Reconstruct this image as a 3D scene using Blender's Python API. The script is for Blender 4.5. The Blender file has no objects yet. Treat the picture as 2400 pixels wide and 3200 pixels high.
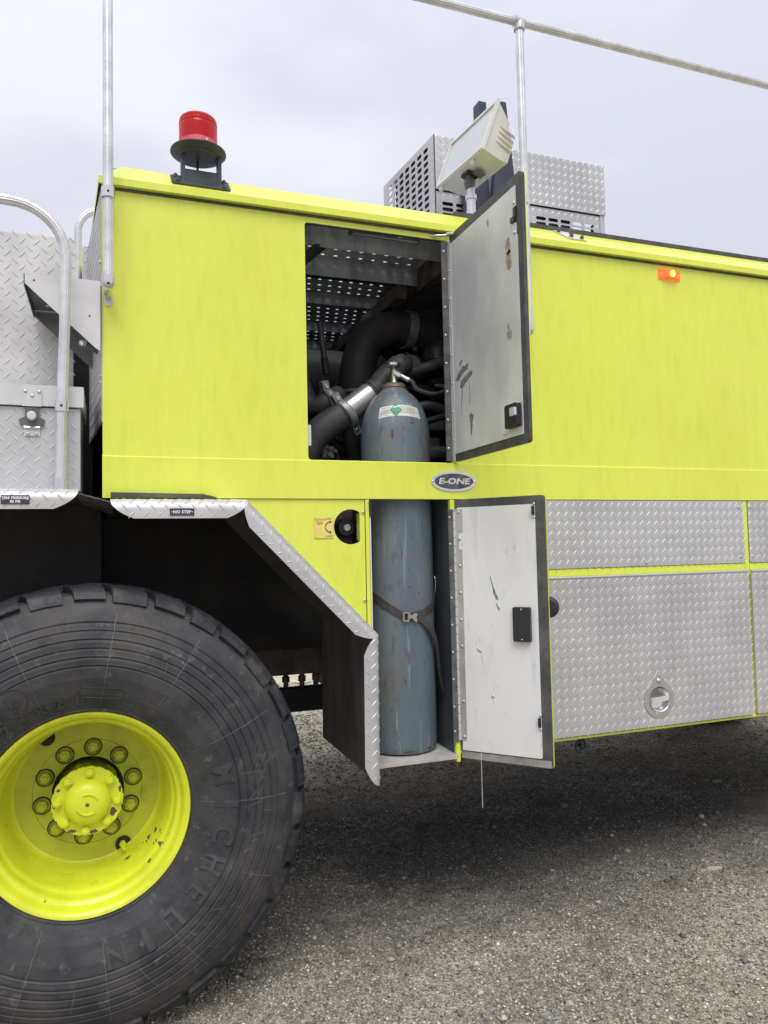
import bpy, bmesh, math, random
import numpy as np
from mathutils import Vector, Matrix
from mathutils.geometry import tessellate_polygon
random.seed(7); rng = np.random.default_rng(11)
scn = bpy.context.scene
col = scn.collection
R = math.radians; PI = math.pi
V3 = Vector

# ------------------------------------------------------------------ camera
EYE = (0.0, -2.56, 1.41)
cd = bpy.data.cameras.new('camera'); cam = bpy.data.objects.new('camera', cd); col.objects.link(cam)
cd.sensor_fit = 'VERTICAL'; cd.sensor_height = 32.0; cd.lens = 32.0*2349.87/3200
cd.clip_start = 0.05; cd.clip_end = 2000
yaw, pit, rol = 0.353750, 0.0518241, -0.0215641
fw = V3((math.sin(yaw)*math.cos(pit), math.cos(yaw)*math.cos(pit), math.sin(pit)))
rt = V3((math.cos(yaw), -math.sin(yaw), 0)); up = rt.cross(fw)
r2 = rt*math.cos(rol)+up*math.sin(rol); u2 = -rt*math.sin(rol)+up*math.cos(rol)
cam.matrix_world = Matrix(((r2.x,u2.x,-fw.x,EYE[0]),(r2.y,u2.y,-fw.y,EYE[1]),(r2.z,u2.z,-fw.z,EYE[2]),(0,0,0,1)))
scn.camera = cam

# ------------------------------------------------------------------ sky and sun (overcast)
SUN_EL, SUN_AZ = R(58), R(192)       # azimuth clockwise from +y: the light comes over the photographer's shoulder
w = bpy.data.worlds.new('World'); scn.world = w; w.use_nodes = True
nt = w.node_tree; nt.nodes.clear()
def wn(t): return nt.nodes.new(t)
sky = wn('ShaderNodeTexSky'); sky.sky_type = 'NISHITA'; sky.sun_disc = False
sky.sun_elevation = SUN_EL; sky.sun_rotation = SUN_AZ
skm = wn('ShaderNodeVectorMath'); skm.operation = 'SCALE'; skm.inputs['Scale'].default_value = 0.07
nt.links.new(sky.outputs[0], skm.inputs[0])
tc = wn('ShaderNodeTexCoord'); sep = wn('ShaderNodeSeparateXYZ'); nt.links.new(tc.outputs['Generated'], sep.inputs[0])
mp = wn('ShaderNodeMapping'); mp.inputs['Scale'].default_value = (1, 1, 2.6); nt.links.new(tc.outputs['Generated'], mp.inputs[0])
no = wn('ShaderNodeTexNoise'); no.inputs['Scale'].default_value = 2.1; no.inputs['Detail'].default_value = 5; no.inputs['Roughness'].default_value = .5
nt.links.new(mp.outputs[0], no.inputs[0])
cr = wn('ShaderNodeValToRGB'); nt.links.new(no.outputs[0], cr.inputs[0])
cr.color_ramp.elements[0].position = .40; cr.color_ramp.elements[0].color = (.445, .455, .52, 1)
cr.color_ramp.elements[1].position = .62; cr.color_ramp.elements[1].color = (.535, .542, .59, 1)
mr = wn('ShaderNodeMapRange'); mr.inputs['From Min'].default_value = 0; mr.inputs['From Max'].default_value = 1
mr.inputs['To Min'].default_value = 1.0; mr.inputs['To Max'].default_value = 1.5; nt.links.new(sep.outputs[2], mr.inputs[0])
cm = wn('ShaderNodeVectorMath'); cm.operation = 'SCALE'; nt.links.new(cr.outputs[0], cm.inputs[0]); nt.links.new(mr.outputs[0], cm.inputs['Scale'])
mx = wn('ShaderNodeMix'); mx.data_type = 'RGBA'; mx.inputs[0].default_value = .97
nt.links.new(skm.outputs[0], mx.inputs[6]); nt.links.new(cm.outputs[0], mx.inputs[7])
bg = wn('ShaderNodeBackground'); bg.inputs[1].default_value = .98; nt.links.new(mx.outputs[2], bg.inputs[0])
wo = wn('ShaderNodeOutputWorld'); nt.links.new(bg.outputs[0], wo.inputs[0])
sd = bpy.data.lights.new('sun', 'SUN'); sd.energy = 1.5; sd.angle = R(35); sd.color = (1, .985, .96)
sun = bpy.data.objects.new('sun', sd); col.objects.link(sun)
sdir = V3((math.sin(SUN_AZ)*math.cos(SUN_EL), math.cos(SUN_AZ)*math.cos(SUN_EL), math.sin(SUN_EL)))
sun.rotation_euler = sdir.to_track_quat('Z', 'Y').to_euler(); sun.location = sdir*30
scn.view_settings.view_transform = 'Standard'; scn.view_settings.look = 'None'
scn.view_settings.exposure = 0.50; scn.view_settings.gamma = 1; scn.view_settings.use_curve_mapping = False

# ------------------------------------------------------------------ materials
def ramp(nt, src, stops):
    r = nt.nodes.new('ShaderNodeValToRGB'); nt.links.new(src, r.inputs[0]); e = r.color_ramp.elements
    e[0].position, e[0].color = stops[0][0], (*stops[0][1], 1); e[1].position, e[1].color = stops[-1][0], (*stops[-1][1], 1)
    for p, c in stops[1:-1]:
        k = e.new(p); k.color = (*c, 1)
    return r.outputs[0]
def noise(nt, co, scale, detail=4, rough=.55, stretch=None):
    if stretch:
        m = nt.nodes.new('ShaderNodeMapping'); m.inputs['Scale'].default_value = stretch; nt.links.new(co, m.inputs[0]); co = m.outputs[0]
    n = nt.nodes.new('ShaderNodeTexNoise'); n.inputs['Scale'].default_value = scale; n.inputs['Detail'].default_value = detail
    n.inputs['Roughness'].default_value = rough; nt.links.new(co, n.inputs[0]); return n.outputs[0]
def mixc(nt, fac, a, b, mode='MIX'):
    m = nt.nodes.new('ShaderNodeMix'); m.data_type = 'RGBA'; m.blend_type = mode
    for i, s in ((0, fac), (6, a), (7, b)):
        if hasattr(s, 'is_linked'): nt.links.new(s, m.inputs[i])
        elif i == 0: m.inputs[0].default_value = s
        else: m.inputs[i].default_value = (*s, 1)
    return m.outputs[2]
def val(nt, src, lo, hi, a, b):
    m = nt.nodes.new('ShaderNodeMapRange'); nt.links.new(src, m.inputs[0])
    m.inputs[1].default_value, m.inputs[2].default_value, m.inputs[3].default_value, m.inputs[4].default_value = lo, hi, a, b
    return m.outputs[0]
BW = lambda v: (v, v, v)
def mat(name, c, rough=.5, metal=0, var=None, vscale=6, vlo=.4, vhi=.65, stretch=None, spots=None, spscale=20, splo=.66, sphi=.72,
        bump=0, bscale=60, rvar=0, coat=0, emit=None, spstretch=None, layers=()):
    m = bpy.data.materials.new(name); m.use_nodes = True; nt = m.node_tree; b = nt.nodes['Principled BSDF']
    b.inputs['Roughness'].default_value = rough; b.inputs['Metallic'].default_value = metal
    b.inputs['Base Color'].default_value = (*c, 1); b.inputs['Coat Weight'].default_value = coat; b.inputs['Coat Roughness'].default_value = .15
    tc = nt.nodes.new('ShaderNodeTexCoord').outputs['Object']; out = None
    if var:
        f = val(nt, noise(nt, tc, vscale, 5, .6, stretch), vlo, vhi, 0, 1); out = mixc(nt, f, c, var)
    for (lc, lscale, lo, hi, amt, lst) in layers:
        f = val(nt, noise(nt, tc, lscale, 6, .62, lst), lo, hi, 0, amt); out = mixc(nt, f, out if out else c, lc)
    if spots:
        f = val(nt, noise(nt, tc, spscale, 6, .6, spstretch), splo, sphi, 0, 1); out = mixc(nt, f, out if out else c, spots)
    if out: nt.links.new(out, b.inputs['Base Color'])
    if rvar: nt.links.new(val(nt, noise(nt, tc, 9, 5, .6, stretch), .3, .7, rough-rvar, rough+rvar), b.inputs['Roughness'])
    if bump:
        bn = nt.nodes.new('ShaderNodeBump'); bn.inputs['Strength'].default_value = 1; bn.inputs['Distance'].default_value = bump
        nt.links.new(noise(nt, tc, bscale, 4, .6), bn.inputs['Height']); nt.links.new(bn.outputs[0], b.inputs['Normal'])
    if emit:
        b.inputs['Emission Color'].default_value = (*emit[0], 1); b.inputs['Emission Strength'].default_value = emit[1]
    return m
YEL = (.765, .85, .088)
paint = mat('lime_paint', YEL, .38, var=(.72, .79, .085), vscale=1.3, stretch=(1, 1, .7), rvar=.08, bump=.00035, bscale=9, coat=.25,
            layers=(((.50, .54, .07), 14, .48, .76, .32, (2, 2, .5)), ((.81, .87, .14), 1.7, .45, .75, .45, None), ((.2, .22, .05), 55, .72, .8, .5, None)))
paintrim = mat('lime_wheel_paint', (.74, .79, .035), .33, var=(.62, .66, .03), vscale=7, rvar=.08, bump=.0006, bscale=40, coat=.3,
               layers=(((.3, .33, .04), 22, .63, .75, .55, None),), spots=(.09, .05, .045), spscale=9, splo=.70, sphi=.71)
painthub = mat('lime_hub_paint', (.74, .79, .035), .36, bump=.0008, bscale=60, layers=(((.35, .38, .03), 18, .58, .75, .5, None),),
               spots=(.11, .06, .05), spscale=14, splo=.66, sphi=.675)
paintcap = mat('lime_cap_paint', (.74, .79, .035), .36, bump=.0008, bscale=60, layers=(((.35, .38, .03), 18, .58, .75, .5, None),))
recessm = mat('nut_recess_shade', (.20, .23, .03), .6, var=(.36, .40, .03), vscale=40)  # dark green carries the shade around the wheel nuts
paintdisc = mat('shaded_disc_paint', (.56, .60, .035), .5, var=(.47, .50, .035), vscale=6, bump=.0005, bscale=40, layers=(((.28, .29, .05), 16, .5, .72, .55, None), ((.72, .76, .10), 3, .5, .7, .5, None)))  # darker base holds the shade inside the rim, grime mottled over it
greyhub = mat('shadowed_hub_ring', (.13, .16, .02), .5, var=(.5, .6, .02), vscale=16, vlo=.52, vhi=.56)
tread = mat('tread_plate_aluminium', (.60, .595, .59), .46, .5, var=(.50, .495, .50), vscale=3, rvar=.07, bump=.0003, bscale=25,
            layers=(((.42, .41, .40), 11, .60, .8, .6, None),))
treaddull = mat('dull_tread_aluminium', (.56, .555, .56), .48, .45, var=(.45, .445, .45), vscale=5, rvar=.07, layers=(((.33, .31, .28), 13, .58, .8, .6, None),))
treadwhite = mat('worn_white_tread_aluminium', (.66, .65, .635), .48, .35, var=(.54, .53, .52), vscale=6, rvar=.07, layers=(((.45, .43, .40), 16, .6, .8, .5, None),))
alu = mat('brushed_aluminium', (.74, .735, .73), .42, .35, var=(.62, .615, .61), vscale=8, stretch=(1, 1, .2), rvar=.08)
warmalu = mat('worn_hinge_aluminium', (.52, .50, .475), .42, .4, var=(.40, .385, .36), vscale=10)
alurail = mat('rail_aluminium', (.78, .78, .79), .36, .7, var=(.62, .62, .62), vscale=14, rvar=.08)
chrome = mat('stainless_fitting', (.72, .72, .73), .2, .95, rvar=.08)
rivetm = mat('rivet_metal', (.6, .58, .55), .3, .8)
doorin = mat('door_inner_sheet', (.84, .835, .82), .45, .15, var=(.58, .59, .61), vscale=3, stretch=(1, 1, .5), rvar=.08,
             layers=(((.62, .62, .60), 2.0, .5, .7, .8, None), ((.28, .26, .24), 6, .66, .8, .7, (2, 2, .35))))
doorlow = mat('lower_door_inner_sheet', (.84, .835, .82), .45, .1, var=(.72, .715, .71), vscale=4, stretch=(1, 1, .35), rvar=.08,
              layers=(((.45, .45, .45), 7, .55, .75, .5, (1.5, 1.5, .25)), ((.35, .34, .33), 30, .62, .74, .5, (2, 2, .6))), )
rubber = mat('black_rubber_trim', (.055, .057, .06), .55, var=(.10, .10, .10), vscale=20, bump=.0008, bscale=80)
rubberlow = mat('dusty_rubber_trim', (.06, .06, .062), .6, var=(.17, .165, .15), vscale=8, vlo=.45, vhi=.8)
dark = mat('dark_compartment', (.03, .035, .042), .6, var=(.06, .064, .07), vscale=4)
blackm = mat('black_chassis', (.012, .012, .013), .7, var=(.03, .026, .02), vscale=7)
undercoat = mat('black_undercoat', (.085, .081, .074), .75, var=(.15, .14, .12), vscale=9, stretch=(1, 1, .4), bump=.003, bscale=50,
                layers=(((.16, .145, .125), 3.1, .55, .8, .55, None),))
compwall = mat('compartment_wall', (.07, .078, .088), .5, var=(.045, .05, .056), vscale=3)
ceilm = mat('walkway_underside', (.60, .63, .68), .4, .4, var=(.36, .39, .44), vscale=16, stretch=(1, 1, .25))
tyre_m = mat('tyre_rubber', (.026, .028, .032), .68, var=(.060, .060, .062), vscale=7, rvar=.1, bump=.0016, bscale=90,
             layers=(((.12, .10, .08), 4.2, .48, .72, .55, None), ((.16, .155, .15), 30, .60, .72, .6, None), ((.02, .02, .022), 13, .58, .7, .6, None)))
tyre_lug = mat('tyre_tread_rubber', (.018, .020, .025), .6, var=(.036, .038, .043), vscale=12, bump=.004, bscale=38,
               layers=(((.13, .11, .085), 11, .52, .72, .6, None),))
tyre_mark = mat('tyre_scuff_rubber', (.17, .17, .165), .8, var=(.09, .09, .09), vscale=24, vlo=.42, vhi=.68)
tyre_text = mat('tyre_lettering_rubber', (.040, .040, .043), .68, var=(.070, .068, .066), vscale=12)
ductm = mat('black_hose_rubber', (.040, .040, .043), .6, var=(.07, .065, .06), vscale=9, bump=.002, bscale=30)
greyp = mat('dusty_grey_pipe', (.16, .165, .17), .5, .3, var=(.09, .088, .08), vscale=14, bump=.001)
silver = mat('bare_steel_pipe', (.62, .58, .55), .34, .85, var=(.5, .47, .45), vscale=14, stretch=(1, 1, 1))
coupm = mat('cast_coupling', (.34, .36, .375), .45, .4, var=(.22, .23, .235), vscale=20, bump=.001)
greenish = mat('grey_green_tank', (.14, .165, .155), .5, var=(.10, .115, .105), vscale=4)
rustyb = mat('brown_steel_beam', (.17, .14, .12), .6, var=(.05, .045, .042), vscale=12)
blackp = mat('black_plastic', (.022, .024, .028), .42, rvar=.05)
navyp = mat('navy_steel_post', (.030, .038, .062), .45, var=(.045, .055, .08), vscale=6)
beaconbase = mat('beacon_base_plastic', (.035, .042, .050), .5, var=(.065, .075, .08), vscale=8, layers=(((.10, .11, .11), 16, .6, .8, .4, None),))
floodm = mat('floodlight_casting', (.76, .745, .68), .5, var=(.68, .665, .59), vscale=7, layers=(((.42, .42, .24), 5.5, .56, .76, .6, None), ((.25, .2, .15), 30, .68, .78, .7, None)))
glassm = mat('frosted_lens', (.56, .60, .60), .2, var=(.50, .55, .56), vscale=3, coat=.6)
label_w = mat('white_label', (.72, .72, .66), .5, var=(.55, .55, .5), vscale=30)
label_g = mat('green_label', (.03, .30, .13), .5)
ink = mat('label_ink', (.12, .12, .12), .6)
inkw = mat('white_lettering', (.75, .72, .75), .6)
plateP = mat('nameplate_purple_black', (.055, .045, .065), .4)
yplate = mat('yellow_caution_plate', (.82, .66, .16), .45, var=(.85, .70, .22), vscale=20)
inkb = mat('brown_plate_ink', (.16, .06, .03), .6)
badgem = mat('badge_enamel', (.05, .055, .065), .4, var=(.13, .14, .14), vscale=40)
websm = mat('webbing_black', (.045, .043, .042), .75, var=(.075, .07, .06), vscale=30, bump=.001, bscale=400)
buckm = mat('dull_buckle', (.42, .40, .36), .4, .7)
traym = mat('dusty_tray', (.50, .49, .45), .6, var=(.36, .34, .31), vscale=10)
whitep = mat('white_plastic_tag', (.74, .74, .75), .4)
greym = mat('grey_gusset_sheet', (.70, .69, .68), .45, .25, var=(.62, .61, .60), vscale=6)
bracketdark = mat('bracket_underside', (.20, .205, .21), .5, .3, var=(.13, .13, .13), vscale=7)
stonem = [mat('stone_pale', (.50, .48, .43), .8, bump=.002), mat('stone_grey', (.26, .26, .26), .8, bump=.002), mat('stone_tan', (.38, .34, .27), .8, bump=.002)]
# gas cylinder paint
cylm = mat('cylinder_blue_grey_paint', (.105, .145, .175), .42, var=(.135, .175, .205), vscale=5, stretch=(1, 1, .4), rvar=.1, bump=.0012, bscale=18,
           layers=(((.20, .21, .20), 5, .45, .65, .6, (1, 1, .3)), ((.38, .43, .46), 15, .58, .68, .55, (2.6, 2.6, .12)), ((.15, .11, .095), 9, .54, .70, .6, (1, 1, .5)), ((.06, .08, .10), 40, .56, .66, .5, (1, 1, .4))),
           spots=(.14, .06, .035), spscale=12, splo=.66, sphi=.675, spstretch=(1, 1, .45))
# red beacon lens
redm = bpy.data.materials.new('red_lens'); redm.use_nodes = True; _b = redm.node_tree.nodes['Principled BSDF']
_b.inputs['Base Color'].default_value = (.80, .025, .035, 1); _b.inputs['Roughness'].default_value = .28; _b.inputs['Transmission Weight'].default_value = .55
_b.inputs['IOR'].default_value = 1.25; _b.inputs['Coat Weight'].default_value = .3; _b.inputs['Subsurface Weight'].default_value = .0
redfog = mat('faded_red_lens_band', (.72, .10, .13), .5)
redin = mat('red_inner_optic', (.75, .02, .03), .4)
orangem = mat('orange_marker_lens', (.80, .12, .02), .3, coat=.5, emit=((1, .12, .01), .62))
lit = mat('lit_marker_bulb', (1, .45, .05), .4, emit=((1, .50, .04), 4.0))

# ------------------------------------------------------------------ mesh builder
class MB:
    def __init__(s): s.v = []; s.f = []
    def add(s, vs, fs):
        n = len(s.v); s.v += [tuple(a) for a in vs]; s.f += [tuple(i+n for i in f) for f in fs]
    def box(s, x0, x1, y0, y1, z0, z1):
        s.add([(x0,y0,z0),(x1,y0,z0),(x1,y1,z0),(x0,y1,z0),(x0,y0,z1),(x1,y0,z1),(x1,y1,z1),(x0,y1,z1)],
              [(0,3,2,1),(4,5,6,7),(0,1,5,4),(1,2,6,5),(2,3,7,6),(3,0,4,7)]); return s
    def obox(s, fr, u0, u1, v0, v1, t0, t1):
        P = lambda u, v, t: fr(u, v, t)
        s.add([P(u0,v0,t0),P(u1,v0,t0),P(u1,v1,t0),P(u0,v1,t0),P(u0,v0,t1),P(u1,v0,t1),P(u1,v1,t1),P(u0,v1,t1)],
              [(0,3,2,1),(4,5,6,7),(0,1,5,4),(1,2,6,5),(2,3,7,6),(3,0,4,7)]); return s
    def extr(s, poly, fr, t0, t1, holes=()):
        loops = [list(poly)]+[list(h) for h in holes]
        flat = [p for l in loops for p in l]; n = len(flat)
        tris = tessellate_polygon([[V3((p[0], p[1], 0)) for p in l] for l in loops])
        vs = [fr(p[0], p[1], t1) for p in flat]+[fr(p[0], p[1], t0) for p in flat]
        fs = []
        for t in tris:
            a, b, c = [flat[i] for i in t]
            if (b[0]-a[0])*(c[1]-a[1])-(b[1]-a[1])*(c[0]-a[0]) < 0: t = (t[0], t[2], t[1])
            fs.append(tuple(t)); fs.append((t[0]+n, t[2]+n, t[1]+n))
        o = 0
        for li, l in enumerate(loops):
            ar = sum(l[i][0]*l[(i+1) % len(l)][1]-l[(i+1) % len(l)][0]*l[i][1] for i in range(len(l)))
            ccw = (ar > 0) == (li == 0)
            for i in range(len(l)):
                j = (i+1) % len(l); q = (o+i, o+i+n, o+j+n, o+j)
                fs.append(q if ccw else q[::-1])
            o += len(l)
        s.add(vs, fs); return s
    def tube(s, path, r, seg=16, caps=True, flute=0):
        P = [V3(p) for p in path]; n = len(P); rr = r if isinstance(r, (list, tuple)) else [r]*n
        T = [(P[min(i+1, n-1)]-P[max(i-1, 0)]).normalized() for i in range(n)]
        a = T[0].orthogonal().normalized(); vs = []
        for i in range(n):
            a = (a-T[i]*a.dot(T[i])).normalized(); b = T[i].cross(a)
            for k in range(seg):
                t = 2*PI*k/seg; q = rr[i]*(1-(flute if k % 2 else 0)); vs.append(P[i]+(a*math.cos(t)+b*math.sin(t))*q)
        fs = [(i*seg+k, i*seg+(k+1) % seg, (i+1)*seg+(k+1) % seg, (i+1)*seg+k) for i in range(n-1) for k in range(seg)]
        if caps: fs += [tuple(range(seg))[::-1], tuple((n-1)*seg+k for k in range(seg))]
        s.add(vs, fs); return s
    def lathe(s, prof, o, ax, seg=32, a0=0, a1=None, close=False):
        ax = V3(ax).normalized(); a = ax.orthogonal().normalized()
        if abs(ax.y) > .99: a = V3((1, 0, 0))
        b = ax.cross(a); o = V3(o); full = a1 is None
        m = seg if full else seg+1; vs = []
        for (r, h) in prof:
            for k in range(m):
                t = (2*PI*k/seg) if full else a0+(a1-a0)*k/seg
                vs.append(o+ax*h+(a*math.cos(t)+b*math.sin(t))*max(r, 1e-5))
        n = len(prof)
        fs = [(i*m+k, i*m+(k+1) % m, (i+1)*m+(k+1) % m, (i+1)*m+k) for i in range(n-1) for k in range(m if full else m-1)]
        s.add(vs, fs); return s
    def hexa(s, o, ax, r, h, hole=0, seg=6): return s.lathe([(0, 0), (r, 0), (r, h*.85), (r*.88, h), (0, h)], o, ax, seg)
    def dome(s, o, ax, r, h=None):
        h = h or r*.6; return s.lathe([(r, -.001), (r, h*.2), (r*.8, h*.65), (r*.45, h*.93), (0, h)], o, ax, 10)
    def lens(s, mp, poly, pitch=(.0365, .0385), L=.0145, wd=.0024, h=.0013, off=(0, 0), swap=False, skip=None):
        xs = [p[0] for p in poly]; ys = [p[1] for p in poly]
        def inside(x, y):
            c = False; j = len(poly)-1
            for i in range(len(poly)):
                (xi, yi), (xj, yj) = poly[i], poly[j]
                if (yi > y) != (yj > y) and x < (xj-xi)*(y-yi)/(yj-yi)+xi: c = not c
                j = i
            return c
        i0, i1 = int(min(xs)/pitch[0])-2, int(max(xs)/pitch[0])+2; j0, j1 = int(min(ys)/pitch[1])-2, int(max(ys)/pitch[1])+2
        for i in range(i0, i1+1):
            for j in range(j0, j1+1):
                for k in (0, 1):
                    cx = (i+.5*k)*pitch[0]+off[0]; cy = (j+.5*k)*pitch[1]+off[1]
                    an = R(49) if (k == 0) != swap else R(131)
                    dx, dy = math.cos(an), math.sin(an); q = []
                    for (a, b, z) in ((-L, 0, 0), (-L*.35, -wd, 0), (L*.35, -wd, 0), (L, 0, 0), (L*.35, wd, 0), (-L*.35, wd, 0), (-L*.5, 0, h), (L*.5, 0, h)):
                        q.append((cx+a*dx-b*dy, cy+a*dy+b*dx, z))
                    if not inside(cx, cy) or (skip and math.hypot(cx-skip[0], cy-skip[1]) < skip[2]): continue
                    sc = 1.0
                    for t in (.35, .7, 1.0):
                        if inside(cx+dx*L*t, cy+dy*L*t) and inside(cx-dx*L*t, cy-dy*L*t): sc = t
                        else: break
                    else: sc = 1.0
                    if sc < 1: q = [(cx+(a-cx)*sc, cy+(b-cy)*sc, z) for (a, b, z) in q]
                    s.add([mp(*p) for p in q], [(0,1,6),(1,2,7,6),(2,3,7),(3,4,7),(4,5,6,7),(5,0,6)])
        return s
    def obj(s, name, m, parent=None, smooth=None, recalc=False, kind=None, label=None):
        me = bpy.data.meshes.new(name); me.from_pydata(s.v, [], s.f); me.materials.append(m)
        if recalc:
            b = bmesh.new(); b.from_mesh(me); bmesh.ops.recalc_face_normals(b, faces=b.faces); b.to_mesh(me); b.free()
        if smooth:
            me.polygons.foreach_set('use_smooth', [True]*len(me.polygons)); me.set_sharp_from_angle(angle=R(smooth))
        o = bpy.data.objects.new(name, me); col.objects.link(o)
        if parent: o.parent = parent
        if kind: o['kind'] = kind
        if label: o['label'] = label
        return o
def FR(o, U, Vv):
    o, U, Vv = V3(o), V3(U).normalized(), V3(Vv).normalized(); N = U.cross(Vv)
    return lambda u, v, t=0: o+U*u+Vv*v+N*t
def side(y): return FR((0, y, 0), (1, 0, 0), (0, 0, 1))          # panel on the truck's flank: u = x, v = z, t outward
def rect(a, b, c, d, r=0, n=4):
    if not r: return [(a, c), (b, c), (b, d), (a, d)]
    P = []
    for cx, cy, s in ((b-r, c+r, -90), (b-r, d-r, 0), (a+r, d-r, 90), (a+r, c+r, 180)):
        for k in range(n+1):
            t = R(s+90*k/n); P.append((cx+r*math.cos(t), cy+r*math.sin(t)))
    return P
def circ(cx, cy, r, n=24, ry=None): return [(cx+r*math.cos(2*PI*k/n), cy+(ry or r)*math.sin(2*PI*k/n)) for k in range(n)]
def slot(cx, cy, w, h, n=4):
    return rect(cx-w/2, cx+w/2, cy-h/2, cy+h/2, min(w, h)*.499, n)
def bez(p, n=24):
    P = [V3(q) for q in p]; out = []
    P = [P[0]*2-P[1]]+P+[P[-1]*2-P[-2]]
    m = len(P)-3; per = max(2, n//m)
    for i in range(m):
        for k in range(per+(1 if i == m-1 else 0)):
            t = k/per; a, b, c, d = P[i:i+4]
            out.append(.5*((2*b)+(c-a)*t+(2*a-5*b+4*c-d)*t*t+(3*b-a-3*c+d)*t**3))
    return out
def empty(name, loc=(0, 0, 0), label=None, cat=None, parent=None):
    o = bpy.data.objects.new(name, None); col.objects.link(o); o.location = loc; o.empty_display_size = .1
    if label: o['label'] = label
    if cat: o['category'] = cat
    if parent: o.parent = parent
    return o
def copyo(src, parent, mw=None):
    c = src.copy(); col.objects.link(c); c.parent = parent
    if mw is not None: c.matrix_local = mw
    return c
def text(mb, s, fr, size, align='CENTER', h=.0004, shear=0, bold=0, sx=1.0, space=1.0):
    td = bpy.data.curves.new('t', 'FONT'); td.body = s; td.size = size; td.align_x = align; td.align_y = 'CENTER'
    td.resolution_u = 2; td.extrude = h/2; td.shear = shear; td.offset = bold; td.space_character = space
    o = bpy.data.objects.new('t', td); col.objects.link(o); dg = bpy.context.evaluated_depsgraph_get(); dg.update()
    me = bpy.data.meshes.new_from_object(o.evaluated_get(dg))
    mb.add([fr(v.co.x*sx, v.co.y, v.co.z+h/2) for v in me.vertices], [tuple(p.vertices) for p in me.polygons])
    bpy.data.objects.remove(o); bpy.data.curves.remove(td); bpy.data.meshes.remove(me)
    return mb
_shared = {}
def fastener(name, kind, p, ax, r, m, parent, h=None):
    key = (kind, r, m.name, h)
    if key not in _shared:
        b = MB()
        if kind == 'dome': b.dome((0, 0, 0), (0, 0, 1), r, h)
        elif kind == 'hex': b.hexa((0, 0, 0), (0, 0, 1), r, h or r*.8); b.lathe([(r*.5, (h or r*.8)*.9), (r*.5, (h or r*.8)*1.5), (0, (h or r*.8)*1.6)], (0, 0, 0), (0, 0, 1), 8)
        o = b.obj(name, m, None, 40); _shared[key] = o.data; bpy.data.objects.remove(o)
    o = bpy.data.objects.new(name, _shared[key]); col.objects.link(o); o.parent = parent
    o.location = p; o.rotation_euler = V3(ax).to_track_quat('Z', 'Y').to_euler(); return o
OUT = (0, -1, 0)

# ------------------------------------------------------------------ ground
def vnoise(x, y, s, seed):
    r = np.random.default_rng(seed); g = r.random((256, 256)); x = x*s; y = y*s
    xi = np.floor(x).astype(int); yi = np.floor(y).astype(int); fx = x-xi; fy = y-yi; fx = fx*fx*(3-2*fx); fy = fy*fy*(3-2*fy)
    a = g[xi % 256, yi % 256]; b = g[(xi+1) % 256, yi % 256]; c = g[xi % 256, (yi+1) % 256]; d = g[(xi+1) % 256, (yi+1) % 256]
    return (a*(1-fx)+b*fx)*(1-fy)+(c*(1-fx)+d*fx)*fy-.5
def gheight(x, y):
    near = np.exp(-((x-1.5)**2+(y-.5)**2)/60)
    h = .035*vnoise(x, y, .8, 1)+near*(.020*vnoise(x, y, 3.3, 2)+.010*vnoise(x, y, 11, 3)+.006*vnoise(x, y, 34, 4)+.0035*vnoise(x, y, 90, 5))
    flat = np.exp(-((x+.05)**2+(y-.05)**2)/.35)
    return h*(1-flat)
N = 520
t = np.linspace(-1, 1, N); wrp = np.sign(t)*(np.abs(t)*2.2+ (np.abs(t)**9)*500)
gx = wrp+1.2; gy = wrp*1.0+.6
X, Y = np.meshgrid(gx, gy, indexing='ij'); Zg = gheight(X, Y)
me = bpy.data.meshes.new('ground'); vs = np.stack([X, Y, Zg], -1).reshape(-1, 3)
idx = np.arange(N*N).reshape(N, N); fc = np.stack([idx[:-1, :-1], idx[1:, :-1], idx[1:, 1:], idx[:-1, 1:]], -1).reshape(-1, 4)
def np_mesh(me, vs, fc):
    k = fc.shape[1]; me.vertices.add(len(vs)); me.vertices.foreach_set('co', vs.astype(np.float32).ravel())
    me.loops.add(fc.size); me.loops.foreach_set('vertex_index', fc.astype(np.int32).ravel())
    me.polygons.add(len(fc)); me.polygons.foreach_set('loop_start', (np.arange(len(fc))*k).astype(np.int32)); me.update(calc_edges=True)
np_mesh(me, vs, fc); me.polygons.foreach_set('use_smooth', [True]*len(me.polygons))
gm = bpy.data.materials.new('gravel_ground'); gm.use_nodes = True; nt = gm.node_tree; b = nt.nodes['Principled BSDF']; b.inputs['Roughness'].default_value = .85
co = nt.nodes.new('ShaderNodeTexCoord').outputs['Object']
c0 = ramp(nt, noise(nt, co, 105, 8, .78), [(.36, (.08, .072, .06)), (.46, (.28, .258, .215)), (.55, (.50, .462, .39)), (.66, (.88, .85, .77))])
c1 = mixc(nt, 1.0, c0, ramp(nt, noise(nt, co, 20, 5, .7), [(.33, (.62, .61, .60)), (.66, (1.25, 1.23, 1.18))]), 'MULTIPLY')
c2 = ramp(nt, noise(nt, co, 1.4, 4, .6), [(.35, (.62, .60, .55)), (.65, (1, .98, .95))])
sy = nt.nodes.new('ShaderNodeSeparateXYZ'); nt.links.new(co, sy.inputs[0]); ay = nt.nodes.new('ShaderNodeMath'); ay.operation = 'ADD'; nt.links.new(sy.outputs[1], ay.inputs[0])
nt.links.new(val(nt, noise(nt, co, 1.1, 6, .65), .3, .7, -1, 1), ay.inputs[1])
c2 = mixc(nt, val(nt, ay.outputs[0], 2.2, 3.6, 0, 1), c2, (1.45, 1.42, 1.36))          # brighter light beyond the truck mixed into the gravel colour
c3 = mixc(nt, 1.0, c1, c2, 'MULTIPLY')
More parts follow.
